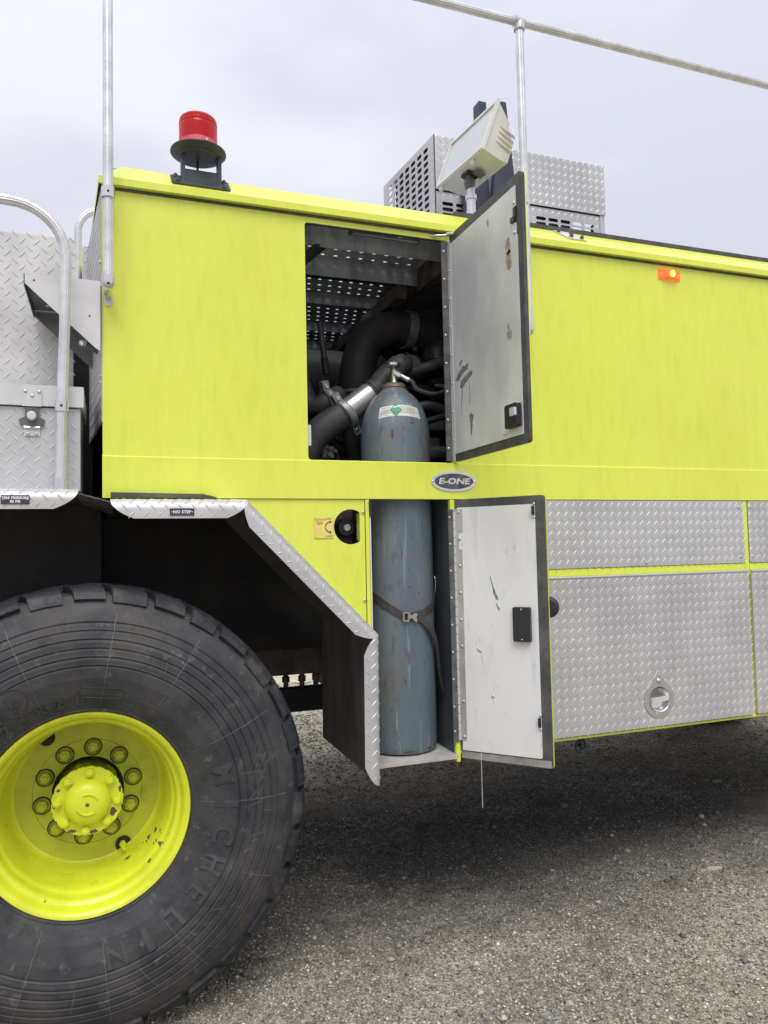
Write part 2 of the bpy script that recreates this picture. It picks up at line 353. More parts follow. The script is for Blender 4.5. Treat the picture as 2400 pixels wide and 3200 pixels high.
vo = nt.nodes.new('ShaderNodeTexVoronoi'); vo.inputs['Scale'].default_value = 120; nt.links.new(co, vo.inputs[0])
c4 = mixc(nt, .0, c3, vo.outputs['Color'], 'SOFT_LIGHT'); 
def shade_patch(nt, co, colour):
    # under-truck shade painted over dark churned soil, with a ragged outline
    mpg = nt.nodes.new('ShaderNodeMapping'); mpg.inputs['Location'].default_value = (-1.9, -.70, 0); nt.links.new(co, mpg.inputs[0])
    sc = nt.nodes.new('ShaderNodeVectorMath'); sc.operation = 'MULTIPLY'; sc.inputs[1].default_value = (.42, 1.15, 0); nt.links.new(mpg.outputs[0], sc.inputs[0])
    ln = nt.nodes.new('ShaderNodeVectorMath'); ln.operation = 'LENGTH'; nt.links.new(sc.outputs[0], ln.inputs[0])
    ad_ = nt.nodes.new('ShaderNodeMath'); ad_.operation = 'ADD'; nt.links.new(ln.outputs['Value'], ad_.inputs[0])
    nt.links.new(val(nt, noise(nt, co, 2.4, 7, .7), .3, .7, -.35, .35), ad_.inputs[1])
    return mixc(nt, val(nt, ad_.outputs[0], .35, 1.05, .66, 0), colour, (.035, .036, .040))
nt.links.new(shade_patch(nt, co, c4), b.inputs['Base Color'])
bn = nt.nodes.new('ShaderNodeBump'); bn.inputs['Distance'].default_value = .006; nt.links.new(noise(nt, co, 95, 8, .75), bn.inputs['Height']); nt.links.new(bn.outputs[0], b.inputs['Normal'])
me.materials.append(gm); go = bpy.data.objects.new('ground', me); col.objects.link(go); go['kind'] = 'structure'
# loose gravel: tens of thousands of little stones
NP = 170000
def scatter(n, x0, x1, y0, y1, pw=1.0):
    return np.c_[x0+(x1-x0)*rng.random(n), y0+(y1-y0)*rng.random(n)**pw]
P = np.r_[scatter(115000, .0, 3.1, -1.25, 1.4, 1.1), scatter(55000, .4, 5.2, .8, 5.5, 1.2)]
far = np.maximum(P[:, 1], 0)
sz = (.0018+.0045*rng.random(NP)**2.4)*(1+.30*far); big = rng.random(NP) < .004; sz[big] = (.008+.009*rng.random(big.sum())**2)
base = np.array([(1, 0, 0), (0, 1, 0), (-1, 0, 0), (0, -1, 0), (0, 0, .75), (0, 0, -.6)])
ang = rng.random(NP)*2*PI; ca, sa = np.cos(ang), np.sin(ang)
bv = base[None]*(1+.45*(rng.random((NP, 6, 1))-.5)); bv[:, :, 0] *= (1+.5*rng.random((NP, 1)))
bv = bv+.25*(rng.random((NP, 6, 3))-.5)
rx = bv[:, :, 0]*ca[:, None]-bv[:, :, 1]*sa[:, None]; ry = bv[:, :, 0]*sa[:, None]+bv[:, :, 1]*ca[:, None]
zz = gheight(P[:, 0], P[:, 1])
pv = np.stack([rx*sz[:, None]+P[:, 0:1], ry*sz[:, None]+P[:, 1:2], bv[:, :, 2]*sz[:, None]*.8+(zz+sz*.25)[:, None]], -1).reshape(-1, 3)
tri = np.array([(0,1,4),(1,2,4),(2,3,4),(3,0,4),(1,0,5),(2,1,5),(3,2,5),(0,3,5)])
pf = (tri[None]+(np.arange(NP)*6)[:, None, None]).reshape(-1, 3)
me = bpy.data.meshes.new('gravel'); np_mesh(me, pv, pf)
pm = bpy.data.materials.new('loose_gravel'); pm.use_nodes = True; nt = pm.node_tree; b = nt.nodes['Principled BSDF']; b.inputs['Roughness'].default_value = .8
gi = nt.nodes.new('ShaderNodeNewGeometry')
nt.links.new(ramp(nt, gi.outputs['Random Per Island'], [(0, (.09, .085, .078)), (.35, (.25, .235, .205)), (.7, (.42, .39, .335)), (.93, (.58, .555, .49)), (.99, (.72, .70, .64)), (1, (.8, .78, .72))]), b.inputs['Base Color'])
_c = [l for l in nt.links if l.to_socket == b.inputs['Base Color']][0].from_socket
nt.links.new(shade_patch(nt, nt.nodes.new('ShaderNodeTexCoord').outputs['Object'], _c), b.inputs['Base Color'])
me.materials.append(pm); o = bpy.data.objects.new('gravel', me); col.objects.link(o); o['kind'] = 'stuff'
o['label'] = 'loose grey and tan gravel strewn over the yard under the truck'; o['category'] = 'gravel'

# ------------------------------------------------------------------ the truck
truck = empty('fire_truck', (0, 0, 0), 'lime yellow airport fire truck with two open flank doors and one huge black tyre', 'fire truck')
X1 = 4.75                                   # how far the body runs to the rear
OX0, OX1, OZ0, OZ1 = .666, 1.228, 1.737, 2.592    # upper door opening
s0 = side(0)
MB().extr(rect(-.012, X1, 1.737, 2.622), s0, -.004, 0, [rect(OX0, OX1, OZ0, OZ1, .012, 3)]).obj('upper_side_panel', paint, truck)
b = MB(); b.extr([(1.599, .005), (1.7325, .005), (1.7365, .001), (1.7365, -.02), (1.599, -.02)], lambda u, v, t: V3((t, -v, u)), -.013, X1); b.obj('waist_band', paint, truck, recalc=True)
# lower yellow panel with the round hand hole
hole = [p for p in [(.818+.0625*math.cos(R(a)), 1.499+.0625*math.sin(R(a))) for a in range(55, 306, 10)]]
hole = [(.8535, 1.545), (.8500, 1.5525)]+hole+[(.8500, 1.4455), (.8535, 1.453)]
MB().extr([(.395, 1.597), (.432, 1.584), (.871, 1.128), (.871, 1.597)], side(.002), -.003, 0, [hole[::-1]]).obj('lower_side_panel', paint, truck)
MB().box(.8735, .887, -.003, .025, .655, 1.597).obj('door_post', paint, truck)
MB().box(.871, .8735, .003, .008, 1.0, 1.597).obj('panel_seam', blackm, truck)
MB().box(.853, .857, .003, .04, 1.45, 1.548).obj('hand_hole_lip', paint, truck)
for p in (((0.8656, 0.0000, 1.5506)), ((0.8650, 0.0000, 1.2355))): fastener('rivet', 'dome', (p[0]-.001, -.002, p[2]), OUT, .0058, rivetm, truck)
# hand hole contents
hv = empty('valve_knob', (0, 0, 0), parent=truck); kc = (0.8264, 0.0900, 1.4990)
MB().lathe([(0, .012), (.030, .012), (.034, .004), (.034, -.01), (0, -.01)], kc, OUT, 28).obj('knob_rim', dark, hv, 40)
MB().lathe([(.0135, .012), (.0135, .020), (.012, .022), (0, .022)], kc, OUT, 24).obj('knob_cap', alu, hv, 40)
MB().box(.70, .86, .12, .13, 1.40, 1.60).box(.745, .752, .09, .12, 1.42, 1.58).box(.78, .80, .10, .12, 1.53, 1.58).obj('valve_backing', rustyb, truck)
MB().tube([(0.7833, 0.1100, 1.5107), (0.9078, 0.1100, 1.4953)], .006, 8).obj('valve_rod', dark, truck, 40)
# roof trim, a folded yellow cap along the top edge
tp = [(-.022, 2.6215), (-.022, 2.6455), (.080, 2.7345), (.080, 2.715), (.0, 2.635), (.0, 2.6215)]
xl = [-.022, -.022, .052, .052, -.01, -.01]
vs = [(xl[i], y, z) for i, (y, z) in enumerate(tp)]+[(X1, y, z) for (y, z) in tp]
m = MB(); m.add(vs, [(i, (i+1) % 6, 6+(i+1) % 6, 6+i) for i in range(6)]+[(6, 7, 8, 9, 10, 11), (5, 4, 3, 2, 1, 0)])
m.add([(-.022, -.022, 2.6215), (-.022, -.022, 2.6455), (-.155, 1.9, 2.6455), (-.155, 1.9, 2.6215), (.052, .08, 2.7345), (-.08, 1.9, 2.7345)],
      [(0, 1, 2, 3), (1, 4, 5, 2)])
m.obj('roof_trim', paint, truck, recalc=True)
MB().box(-.012, X1, -.0035, -.0003, 2.6115, 2.6212).obj('trim_shade_strip', rubber, truck)  # dark strip standing in for shade and grime under the trim
MB().box(1.30, X1, .078, .13, 2.7355, 2.7535).obj('roof_gasket', rubber, truck)
m = MB(); m.extr(rect(-.0, .63, .085, 2.5), FR((0, 0, 2.70), (1, 0, 0), (0, 1, 0)), 0, .03); m.extr(rect(1.31, X1, .085, 2.5), FR((0, 0, 2.70), (1, 0, 0), (0, 1, 0)), 0, .03)
m.extr(rect(.63, 1.31, 1.75, 2.5), FR((0, 0, 2.70), (1, 0, 0), (0, 1, 0)), 0, .03); m.obj('roof_sheet', treaddull, truck)
# far flank, floor and innards that close the body
MB().box(-.012, X1, 2.58, 2.6, .66, 2.72).obj('far_side_wall', paint, truck)
MB().box(X1, X1+.02, 0, 2.6, .66, 2.72).obj('rear_wall', paint, truck)
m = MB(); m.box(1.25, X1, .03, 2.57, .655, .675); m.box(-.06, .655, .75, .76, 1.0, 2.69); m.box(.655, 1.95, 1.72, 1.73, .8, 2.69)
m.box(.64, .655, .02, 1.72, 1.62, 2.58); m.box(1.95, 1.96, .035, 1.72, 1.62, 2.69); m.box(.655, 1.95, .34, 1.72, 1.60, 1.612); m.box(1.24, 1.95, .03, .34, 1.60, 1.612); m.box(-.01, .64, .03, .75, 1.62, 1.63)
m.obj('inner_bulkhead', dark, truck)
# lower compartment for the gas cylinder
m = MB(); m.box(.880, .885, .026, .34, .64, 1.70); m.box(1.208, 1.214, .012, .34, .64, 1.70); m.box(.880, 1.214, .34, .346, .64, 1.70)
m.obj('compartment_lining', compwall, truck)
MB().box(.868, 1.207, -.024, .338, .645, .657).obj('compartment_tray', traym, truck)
MB().box(1.2085, 1.2245, -.005, .02, .628, 1.597).obj('hinge_post', paint, truck)
MB().box(.8885, .8925, -.004, .006, 1.05, 1.535).obj('weather_strip', whitep, truck)
m = MB(); m.box(.888, .895, -.010, .004, 1.535, 1.56); m.box(.886, .892, -.012, .004, 1.555, 1.59); m.obj('door_striker', blackp, truck)
MB().tube(bez([(1.13, .30, .86), (1.162, .28, .80), (1.187, .26, .72), (1.187, .24, .668), (1.17, .235, .660)], 18), .0035, 8).obj('drain_tube', alu, truck, 40)
# rear flank: yellow frame, tread panels
MB().extr(rect(1.2255, X1, .6575, 1.597), side(.006), -.01, 0, [circ(2.124, .776, .058, 24)]).obj('flank_frame', paint, truck)
MB().extr(rect(2.632, 2.654, .6575, 1.597), side(.0), -.005, 0).obj('frame_post', paint, truck)
m = MB(); m.extr(rect(1.60, 2.630, 1.2935, 1.322), side(.0), -.005, .0); m.extr(rect(2.656, X1, 1.2935, 1.322), side(.0), -.005, .0); m.obj('frame_rail', paint, truck)
m = MB(); m.box(1.2255, X1, -.003, .0055, .655, .664); m.obj('bottom_rail', paint, truck)
def plate(name, poly, y, th=.003, m_=tread, holes=(), parent=truck, off=(0, 0)):
    b = MB(); f = side(y); b.extr(poly, f, -th, 0, holes); b.lens(f, poly, off=off, skip=(2.124, .776, .07) if holes else None); return b.obj(name, m_, parent)
plate('tread_panel', rect(1.606, 2.629, 1.325, 1.5965, .008, 3), -.003)
plate('tread_panel', rect(2.657, 3.9, 1.325, 1.5965, .008, 3), -.003)
p2 = plate('tread_door', rect(1.613, 2.629, .6705, 1.284, .006, 3), -.016, .016, holes=[circ(2.124, .776, .0535, 32)])
p3 = plate('tread_door', rect(2.648, 3.9, .6705, 1.284, .006, 3), -.016, .016)
for p, a, bb in ((p2, 1.610, 2.630), (p3, 2.648, 3.9)):
    MB().tube([(a, -.014, 1.2885), (bb, -.014, 1.2885)], .0058, 12).obj('piano_hinge', chrome, p, 40)
for (x, z) in ((1.614, 1.567), (1.621, 1.349), (2.605, 1.568), (2.609, 1.352), (2.668, 1.568), (2.67, 1.352), (2.10, 1.338)):
    fastener('rivet', 'dome', (x, -.004, z), OUT, .0058, rivetm, truck)
# D-ring latch
lt = empty('d_ring_latch', parent=truck); lc = (2.124, -.017, .778); lf = FR(lc, (1, 0, 0), (0, 0, 1))
out = [(.074*math.cos(R(a)), .074*math.sin(R(a))) for a in range(-235, 56, 12)]
out = out+[(.030, .076), (.021, .090), (.012, .098), (0, .101), (-.012, .098), (-.021, .090), (-.030, .076)]
b = MB().extr(out, lf, 0, .003, [circ(0, -.002, .054, 32)]); b.obj('latch_plate', chrome, lt)
MB().lathe([(.0545, .003), (.052, -.004), (.044, -.022), (.03, -.028), (0, -.029)], lf(0, -.002, 0), OUT, 36).obj('latch_bowl', chrome, lt, 50)
ring = [lf(.048*math.cos(R(a)), -.004+.047*math.sin(R(a)), .004) for a in range(182, 359, 8)]
MB().tube(ring, .0042, 8).obj('latch_ring', chrome, lt, 50)
b = MB(); b.obox(FR(lf(0, 0, 0), (1, 0, .10), (-.10, 0, 1)), -.043, .043, -.009, .010, -.001, .008); b.obj('latch_bar', alu, lt)
fastener('latch_screw', 'dome', lf(0, .076, .003), OUT, .0105, chrome, truck)

# badge
bd = empty('badge', parent=truck); bf = FR((1.2255, -.0055, 1.6655), (1, 0, 0), (0, 0, 1))
MB().extr(circ(0, 0, .0925, 48, .0385), bf, 0, .0035, [circ(0, 0, .080, 48, .0295)]).obj('badge_rim', chrome, bd)
MB().extr(circ(0, 0, .080, 48, .0295), bf, 0, .002).obj('badge_field', badgem, bd)
b = text(MB(), 'E-ONE', FR(bf(0, 0, .002), (1, 0, 0), (0, 0, 1)), .031, h=.0012, shear=.18, bold=.0011, sx=1.42, space=1.0); b.obj('badge_lettering', alu, bd)
for sx in (-.0865, .0865): fastener('badge_screw', 'dome', bf(sx, 0, .0035), OUT, .0048, chrome, truck)

# caution plate
cp = empty('caution_plate', parent=truck); cf = side(0.0)
MB().extr(rect(.6835, .7530, 1.4600, 1.5350, .002, 2), cf, 0, .0012).obj('caution_sheet', yplate, cp)
b = MB(); q = lambda x, z: FR((x, -.0013, z), (1, 0, 0), (0, 0, 1))
text(b, 'CAUTION!', q(.7045, 1.5245), .0082, h=.0003); text(b, 'RAISE', q(.7345, 1.5275), .0078, h=.0003); text(b, 'LOWER', q(.7345, 1.4660), .0078, h=.0003)
for k, s in enumerate(('REMOVE SAFETY', 'LOCK BEFORE', 'OPERATING')): text(b, s, q(.7035, 1.5165-.0042*k), .0036, h=.0003)
for sg in (1, -1):
    arc = [(.7425+.0205*math.cos(R(a)), 1.4985+sg*.0205*math.sin(R(a))) for a in range(176, 96, -8)]
    n = len(arc); inn = [(.7425+.0170*math.cos(R(a)), 1.4985+sg*.0165*math.sin(R(a))) for a in range(176, 96, -8)]
    b.extr(arc+inn[::-1], side(-.0013), 0, .0003)
    b.extr([(.7385, 1.4985+sg*.0245), (.7385, 1.4985+sg*.0125), (.7475, 1.4985+sg*.0185)], side(-.0013), 0, .0003)
b.obj('caution_print', inkb, cp)
for (x, z) in ((.6875, 1.531), (.749, 1.531), (.6875, 1.464), (.749, 1.464)): fastener('plate_screw', 'dome', (x, -.0012, z), OUT, .0020, rivetm, truck)

# marker lamp
ml = empty('marker_lamp', parent=truck); mf = FR((2.279, 0, 2.573), (1, 0, 0), (0, 0, 1))
MB().extr([(-.058, -.022), (.058, -.022), (.058, .022), (-.058, .022)], mf, 0, .005).obj('lamp_base', orangem, ml)
b = MB(); b.add([mf(-.048, -.018, .005), mf(.048, -.018, .005), mf(.048, .018, .005), mf(-.048, .018, .005), mf(-.026, -.014, .020), mf(.026, -.014, .020), mf(.026, .014, .020), mf(-.026, .014, .020)],
                [(4, 5, 6, 7), (0, 1, 5, 4), (1, 2, 6, 5), (2, 3, 7, 6), (3, 0, 4, 7)]); b.obj('lamp_lens', orangem, ml)
MB().extr(circ(.003, 0, .0125, 16, .0145), mf, .0205, .0225).obj('lamp_bulb', lit, ml)
for sx in (-.045, .045): fastener('lamp_screw', 'dome', mf(sx, 0, .006), OUT, .004, rivetm, truck)

# diamond-shaped bolt plate on roof trim
b = MB(); trimN = V3((0, -.0895, .1025)); sl = FR((0, -.021, 2.6465), (1, 0, 0), (0, .1019, .0889))
b.extr([(1.755, .124), (1.845, .120), (1.855, .030), (1.755, .033)][:0]+[(1.748, .122), (1.838, .122), (1.872, .040), (1.790, .040)], sl, .001, .005); b.obj('anchor_plate', alu, truck)
for (u, v) in ((1.768, .110), (1.826, .106), (1.806, .064), (1.852, .056)): fastener('bolt', 'hex', sl(u, v, .005), sl(0, 0, 1)-sl(0, 0, 0), .0085, greyp, truck, .009)

# ------------------------------------------------------------------ upper door, swung square to the flank
UD = empty('upper_door', parent=truck)
du = FR((1.2385, 0, 0), (0, -1, 0), (0, 0, 1))          # u runs outward, t = -x ... towards the wheel side
f_up = FR((1.2300, -.004, 0), (0, -1, 0), (0, 0, 1))
Nn = f_up(0, 0, 1)-f_up(0, 0, 0)                        # = (-1,0,0)
b = MB(); b.extr(rect(.004, .540, 1.739, 2.606, .016, 4), f_up, -.0115, 0); b.obj('door_seal', rubber, UD)
MB().extr(rect(.003, .5415, 1.7385, 2.6065, .016, 4), f_up, -.0150, -.0117).obj('outer_sheet', paint, UD)
inn = [(.018, 1.768), (.510, 1.768), (.510, 2.405), (.505, 2.411), (.505, 2.448), (.497, 2.452), (.497, 2.50), (.505, 2.504), (.505, 2.570), (.018, 2.570)]
MB().extr(inn, f_up, 0, .0035).obj('inner_sheet', doorin, UD)
b = MB(); b.extr(rect(.480, .502, 2.452, 2.470, .003, 2), f_up, .0, .010); b.extr(rect(.492, .506, 2.465, 2.50), f_up, .0, .006); b.obj('door_catch', blackp, UD)
for z in (2.418, 2.515): fastener('bolt', 'dome', f_up(.497, z, .004), Nn, .006, rivetm, UD)
# smudges of old soot on the inner sheet
sm = mat('soot_smudge', (.13, .135, .15), .6, var=(.30, .30, .31), vscale=60)
def ragged(pts, k=3, amp=.004, seed=1):
    rr_ = random.Random(seed); out = []
    for i in range(len(pts)):
        a, b_ = pts[i], pts[(i+1) % len(pts)]
        for j in range(k):
            t_ = j/k; out.append((a[0]+(b_[0]-a[0])*t_+rr_.uniform(-amp, amp)*.6, a[1]+(b_[1]-a[1])*t_+rr_.uniform(-amp, amp)))
    return out
for n_, pts in enumerate(([(.036, 2.040), (.065, 2.064), (.10, 2.080), (.15, 2.078), (.141, 2.064), (.098, 2.050), (.063, 2.034)],
        [(.075, 2.003), (.083, 2.030), (.131, 2.046), (.174, 2.050), (.178, 2.036), (.13, 2.018), (.095, 2.002)],
        [(.074, 2.099), (.099, 2.109), (.101, 2.099), (.08, 2.087)],
        [(.144, 1.892), (.161, 1.900), (.177, 1.884), (.168, 1.859), (.158, 1.815), (.154, 1.815), (.150, 1.862)],
        [(.092, 2.0), (.098, 2.0), (.082, 1.92), (.079, 1.90), (.079, 1.93)], [(.150, 2.02), (.153, 2.02), (.152, 1.93), (.150, 1.93)])):
    MB().extr(ragged(pts, 3, .0035, n_), f_up, .0036, .0039).obj('soot_smudge', sm, UD)
rs = mat('brown_stain', (.30, .22, .16), .6, var=(.48, .46, .43), vscale=40)
for (u, z, w_, h_) in ((.452, 2.392, .016, .030), (.455, 2.345, .018, .035), (.446, 2.102, .016, .018), (.322, 2.524, .007, .014), (.44, 2.13, .006, .012)):
    MB().extr(ragged(circ(u, z, w_, 12, h_), 2, w_*.4, 9), f_up, .0036, .0039).obj('brown_stain', rs, UD)
LH = UD
MB().extr(rect(.385, .490, 1.783, 1.874, .010, 3), f_up, .0036, .009).obj('latch_plate', floodm, LH)
MB().extr(rect(.436, .512, 1.792, 1.868, .008, 3), f_up, .009, .026).obj('latch_case', blackp, LH)
MB().extr(rect(.484, .512, 1.826, 1.852, .003, 2), f_up, .0262, .036).obj('latch_tongue', alu, LH)
# hinge with rivets
HG = empty('upper_hinge', parent=truck)
MB().box(1.198, 1.2275, -.0075, -.0045, 1.742, 2.585).obj('hinge_leaf', greyp, HG)
b = MB(); b.extr(rect(.0, .024, 1.742, 2.585), f_up, .0038, .0055); b.obj('hinge_leaf', alu, HG)
b = MB(); z = 1.745
while z < 2.58:
    b.tube([(1.2280, -.0085, z), (1.2280, -.0085, z+.026)], .0042, 8); z += .0275
b.obj('hinge_knuckle', alu, HG, 40)
for k in range(8):
    z = 1.79+k*.108
    fastener('rivet', 'dome', (1.208, -.0078, z), OUT, .0052, rivetm, HG); fastener('rivet', 'dome', f_up(.013, z+.03, .0056), Nn, .0052, rivetm, HG)
# stay rod and spring that hold the door
ST = empty('door_stay', parent=truck)
pA, pB = V3((1.2119, -0.0300, 2.6004)), V3((1.0505, 0.0600, 2.6091))
MB().tube([pA, pB], .0042, 10).obj('stay_rod', chrome, ST, 40)
MB().tube([pA+V3((.0, 0, .004)), V3((1.236, -.05, pA.z+.002))], .006, 10).obj('stay_pivot', rivetm, ST, 40)
sA, sB = V3((0.8707, 0.1000, 2.6200)), V3((1.1472, 0.1000, 2.6172)); L = (sB-sA); nn = 46; pth = []
o1 = L.orthogonal().normalized(); o2 = L.normalized().cross(o1)
for k in range(nn*8+1):
    t_ = k/(nn*8); a = 2*PI*k/8; pth.append(sA+L*t_+(o1*math.cos(a)+o2*math.sin(a))*.0075)
MB().tube(pth, .0022, 5).obj('stay_spring', rivetm, ST, 60)
MB().tube([sA-L*.04, sB+L*.04], .003, 8).obj('spring_rod', greyp, ST, 40)
for p in (sA, sB): MB().tube([p-L*.015, p+L*.015], .010, 10).obj('spring_end', greyp, ST, 40)
MB().box(.66, 1.23, .004, .012, 2.588, 2.592).obj('door_header', dark, truck)
MB().extr(rect(.672, .684, 1.79, 1.865, .004, 3), side(-.0), -.03, -.024).obj('white_tag', whitep, truck)

# ------------------------------------------------------------------ lower door, swung wide
LD = empty('lower_door', parent=truck)
ad = math.atan2(-.262, .228); ld = FR((1.2225, -.006, 0), (math.cos(ad), math.sin(ad), 0), (0, 0, 1)); LN = ld(0, 0, 1)-ld(0, 0, 0)
# ld's t axis points to the camera/wheel side
b = MB(); b.extr(rect(.004, .345, .640, 1.597, .010, 4), ld, -.020, -.004); b.obj('door_seal', rubberlow, LD)
MB().extr(rect(.003, .347, .638, 1.598, .010, 4), ld, -.026, -.0205).obj('outer_sheet', paint, LD)
MB().extr([(.012, .672), (.308, .672), (.312, .676), (.312, 1.560), (.306, 1.566), (.012, 1.566)], ld, -.0035, 0).obj('inner_sheet', doorlow, LD)
MB().extr(rect(.006, .343, .642, .667, .004, 2), ld, -.0038, -.0032).obj('dust_film', mat('pale_road_dust', (.36, .345, .31), .8, var=(.12, .118, .11), vscale=9, vlo=.42, vhi=.7), LD)
HL = empty('lower_hinge', parent=truck)
MB().extr([(.002, .708), (.030, .708), (.030, 1.41), (.017, 1.412), (.017, 1.475), (.034, 1.477), (.034, 1.560), (.002, 1.560)], ld, .0003, .0028).obj('hinge_leaf', warmalu, HL)
MB().box(1.197, 1.2195, -.0085, -.0055, .70, 1.56).obj('hinge_leaf', greyp, HL)
b = MB(); z = .708
while z < 1.55:
    b.tube([(1.2215, -.0095, z), (1.2215, -.0095, z+.030)], .0048, 8); z += .0325
b.obj('hinge_knuckle', alu, HL, 40)
for z in (1.548, 1.449, 1.349, 1.249, 1.149, 1.052, .85, .721): fastener('rivet', 'dome', ld(.020, z, .003), LN, .0058, rivetm, HL)
for z in (1.53, 1.43, 1.33, 1.23, 1.13, 1.03, .93, .83, .74): fastener('rivet', 'dome', (1.203, -.0088, z), OUT, .0045, rivetm, HL)
fastener('rivet', 'dome', ld(.135, .875, 0), LN, .0058, rivetm, LD)
BX = LD
MB().extr(rect(.224, .288, 1.078, 1.200, .005, 3), ld, .0003, .018).obj('latch_cover', blackp, BX)
for z in (1.086, 1.192): fastener('cover_screw', 'dome', ld(.256, z, .018), LN, .0028, chrome, LD)
for z0 in (1.545, .80):
    b = MB(); b.extr(rect(.303, .311, z0-.018, z0+.014, .001, 2), ld, .0003, .012); b.obj('door_catch', blackp, LD)
    for dz in (-.026, .022): fastener('bolt', 'dome', ld(.310, z0+dz, .002), LN, .0048, chrome, LD)
KN = LD
MB().lathe([(0, -.026), (.030, -.026), (.037, -.034), (.038, -.047), (.030, -.055), (0, -.057)], ld(.338, 1.198, 0), LN, 30).obj('handle_disc', blackp, KN, 40)
# dark scrape marks on the inner sheet
for pts in ([(.143, 1.275), (.137, 1.30), (.133, 1.345), (.139, 1.305), (.150, 1.268), (.163, 1.235), (.168, 1.222), (.158, 1.226), (.149, 1.245)], [(.155, 1.215), (.165, 1.20), (.172, 1.185), (.163, 1.19)],
            [(.075, 1.045), (.088, 1.038), (.098, 1.030), (.085, 1.033)]):
    MB().extr(ragged(pts, 3, .0016, 5), ld, .0001, .0004).obj('scrape_mark', sm, LD)
# bead chain below
cp_ = V3((1.2708, -0.0800, 0.6501)); b = MB()
for k in range(34):
    c = cp_+V3((0, 0, .02-.0058*k)); b.lathe([(0, -.0022), (.0019, -.0012), (.0019, .0012), (0, .0022)], c, (0, 0, 1), 6)
b.obj('bead_chain', alu, truck)
MB().box(1.226, 1.234, -.012, .004, .612, .637).obj('door_stop', blackm, truck)
# small valve wheel under the rear flank
vw = empty('drain_valve', parent=truck); vc = V3((1.7713, 0.0300, 0.6172))
MB().tube([vc+V3((.023*math.cos(R(a)), 0, .023*math.sin(R(a)))) for a in range(0, 361, 15)], .0055, 8).obj('valve_wheel', blackp, vw, 50)
b = MB(); b.tube([vc+V3((0, 0, -.022)), vc+V3((0, 0, .07))], .005, 8); b.tube([vc+V3((-.022, 0, 0)), vc+V3((.022, 0, 0))], .004, 8); b.lathe([(0, -.012), (.008, -.012), (.008, .01), (0, .01)], vc, OUT, 10)
b.box(vc.x-.016, vc.x+.016, vc.y-.01, vc.y+.02, vc.z+.03, vc.z+.06); b.obj('valve_stem', blackp, vw, 50)

# ------------------------------------------------------------------ rolled tread-plate fenders
def fender(pts, y_out, y_in, name='fender'):
    """pts: outer corner line in x,z; the sheet runs inward from it and its edge is rolled toward the wheel."""
    fe = empty(name, parent=truck)
    for i in range(len(pts)-1):
        a, c = V3((pts[i][0], 0, pts[i][1])), V3((pts[i+1][0], 0, pts[i+1][1])); d = (c-a); Ls = d.length; d.normalize()
        n = V3((-d.z, 0, d.x)) if False else V3((d.z, 0, -d.x))            # toward the wheel
        if n.z > 0 and abs(d.x) > .1: n = -n
        if abs(d.x) <= .1: n = V3((-1, 0, 0))
        Rr, flat = .034, .026; arc = Rr*PI/2; Wt = arc+flat
        def pr(s_, t_, h_, a=a, d=d, n=n):
            if t_ < 0: p = a+d*s_+V3((0, y_out+Rr-t_, 0)); nn_ = -n
            elif t_ <= arc:
                th = t_/Rr; p = a+d*s_+V3((0, y_out+Rr-Rr*math.sin(th), 0))+n*(Rr-Rr*math.cos(th)); nn_ = V3((0, -math.sin(th), 0))-n*math.cos(th)
            else: p = a+d*s_+V3((0, y_out, 0))+n*(Rr+t_-arc); nn_ = V3((0, -1, 0))
            return p+nn_*h_
        K = 16; S = max(4, int(Ls/.03))
        cut = lambda t_: (0 if t_ < arc*.35 else ((t_-arc*.35)/(Wt-arc*.35))**2.3*.066)
        b = MB(); rows = []
        ts = [-(y_in-y_out-Rr)]+[Wt*k/K for k in range(K+1)]
        for side_h in (0, -.003):
            rows.append([[pr(cut(t_)+(Ls-2*cut(t_))*k/S, t_, side_h) for k in range(S+1)] for t_ in ts])
        T = len(ts)
        vs = [p for r_ in rows[0] for p in r_]; fs = [(i_*(S+1)+k, i_*(S+1)+k+1, (i_+1)*(S+1)+k+1, (i_+1)*(S+1)+k) for i_ in range(T-1) for k in range(S)]
        nb = len(vs)
        vs2 = [p for r_ in rows[1] for p in r_]
        edge = [(T-1)*(S+1)+k for k in range(S+1)]
        b.add(vs+vs2, fs+[(edge[k], edge[k]+nb, edge[k+1]+nb, edge[k+1]) for k in range(S)]+
              [(i_*(S+1)+e, (i_+1)*(S+1)+e, (i_+1)*(S+1)+e+nb, i_*(S+1)+e+nb) for i_ in range(1, T-1) for e in (0, S)])
        b.lens(pr, [(0.004, -.03), (Ls-.004, -.03), (Ls-.02, arc*.9), (Ls-.07, Wt), (.07, Wt), (.02, arc*.9)], h=.0018, off=(.01*i, .004), pitch=(.0405, .042), L=.0165, wd=.003)
        b.obj('fender_plate', tread if abs(d.x) < .99 else treadwhite, fe, 50, recalc=False)
        b = MB(); b.add(vs2+[v-(0*v) for v in vs], [f[::-1] for f in fs]+[(e, S+1+e, S+1+e+nb, e+nb) for e in (0, S)]); b.obj('fender_underside', undercoat, fe, 50)
    return fe
FP = [(.010, 1.583), (.418, 1.583), (.852, 1.133), (.847, .640)]
fe = fender([FP[0], FP[1], FP[2], FP[3]], -.20, .52)
for (y, z) in ((-.075, .92), (-.075, .755), (-.08, 1.06)): fastener('bolt_head', 'dome', (.846, y, z), (-1, 0, 0), .017, undercoat, fe, .008)
fc2 = fender([(-1.3, 1.612), (-.078, 1.612)], -.20, .5, 'front_fender')
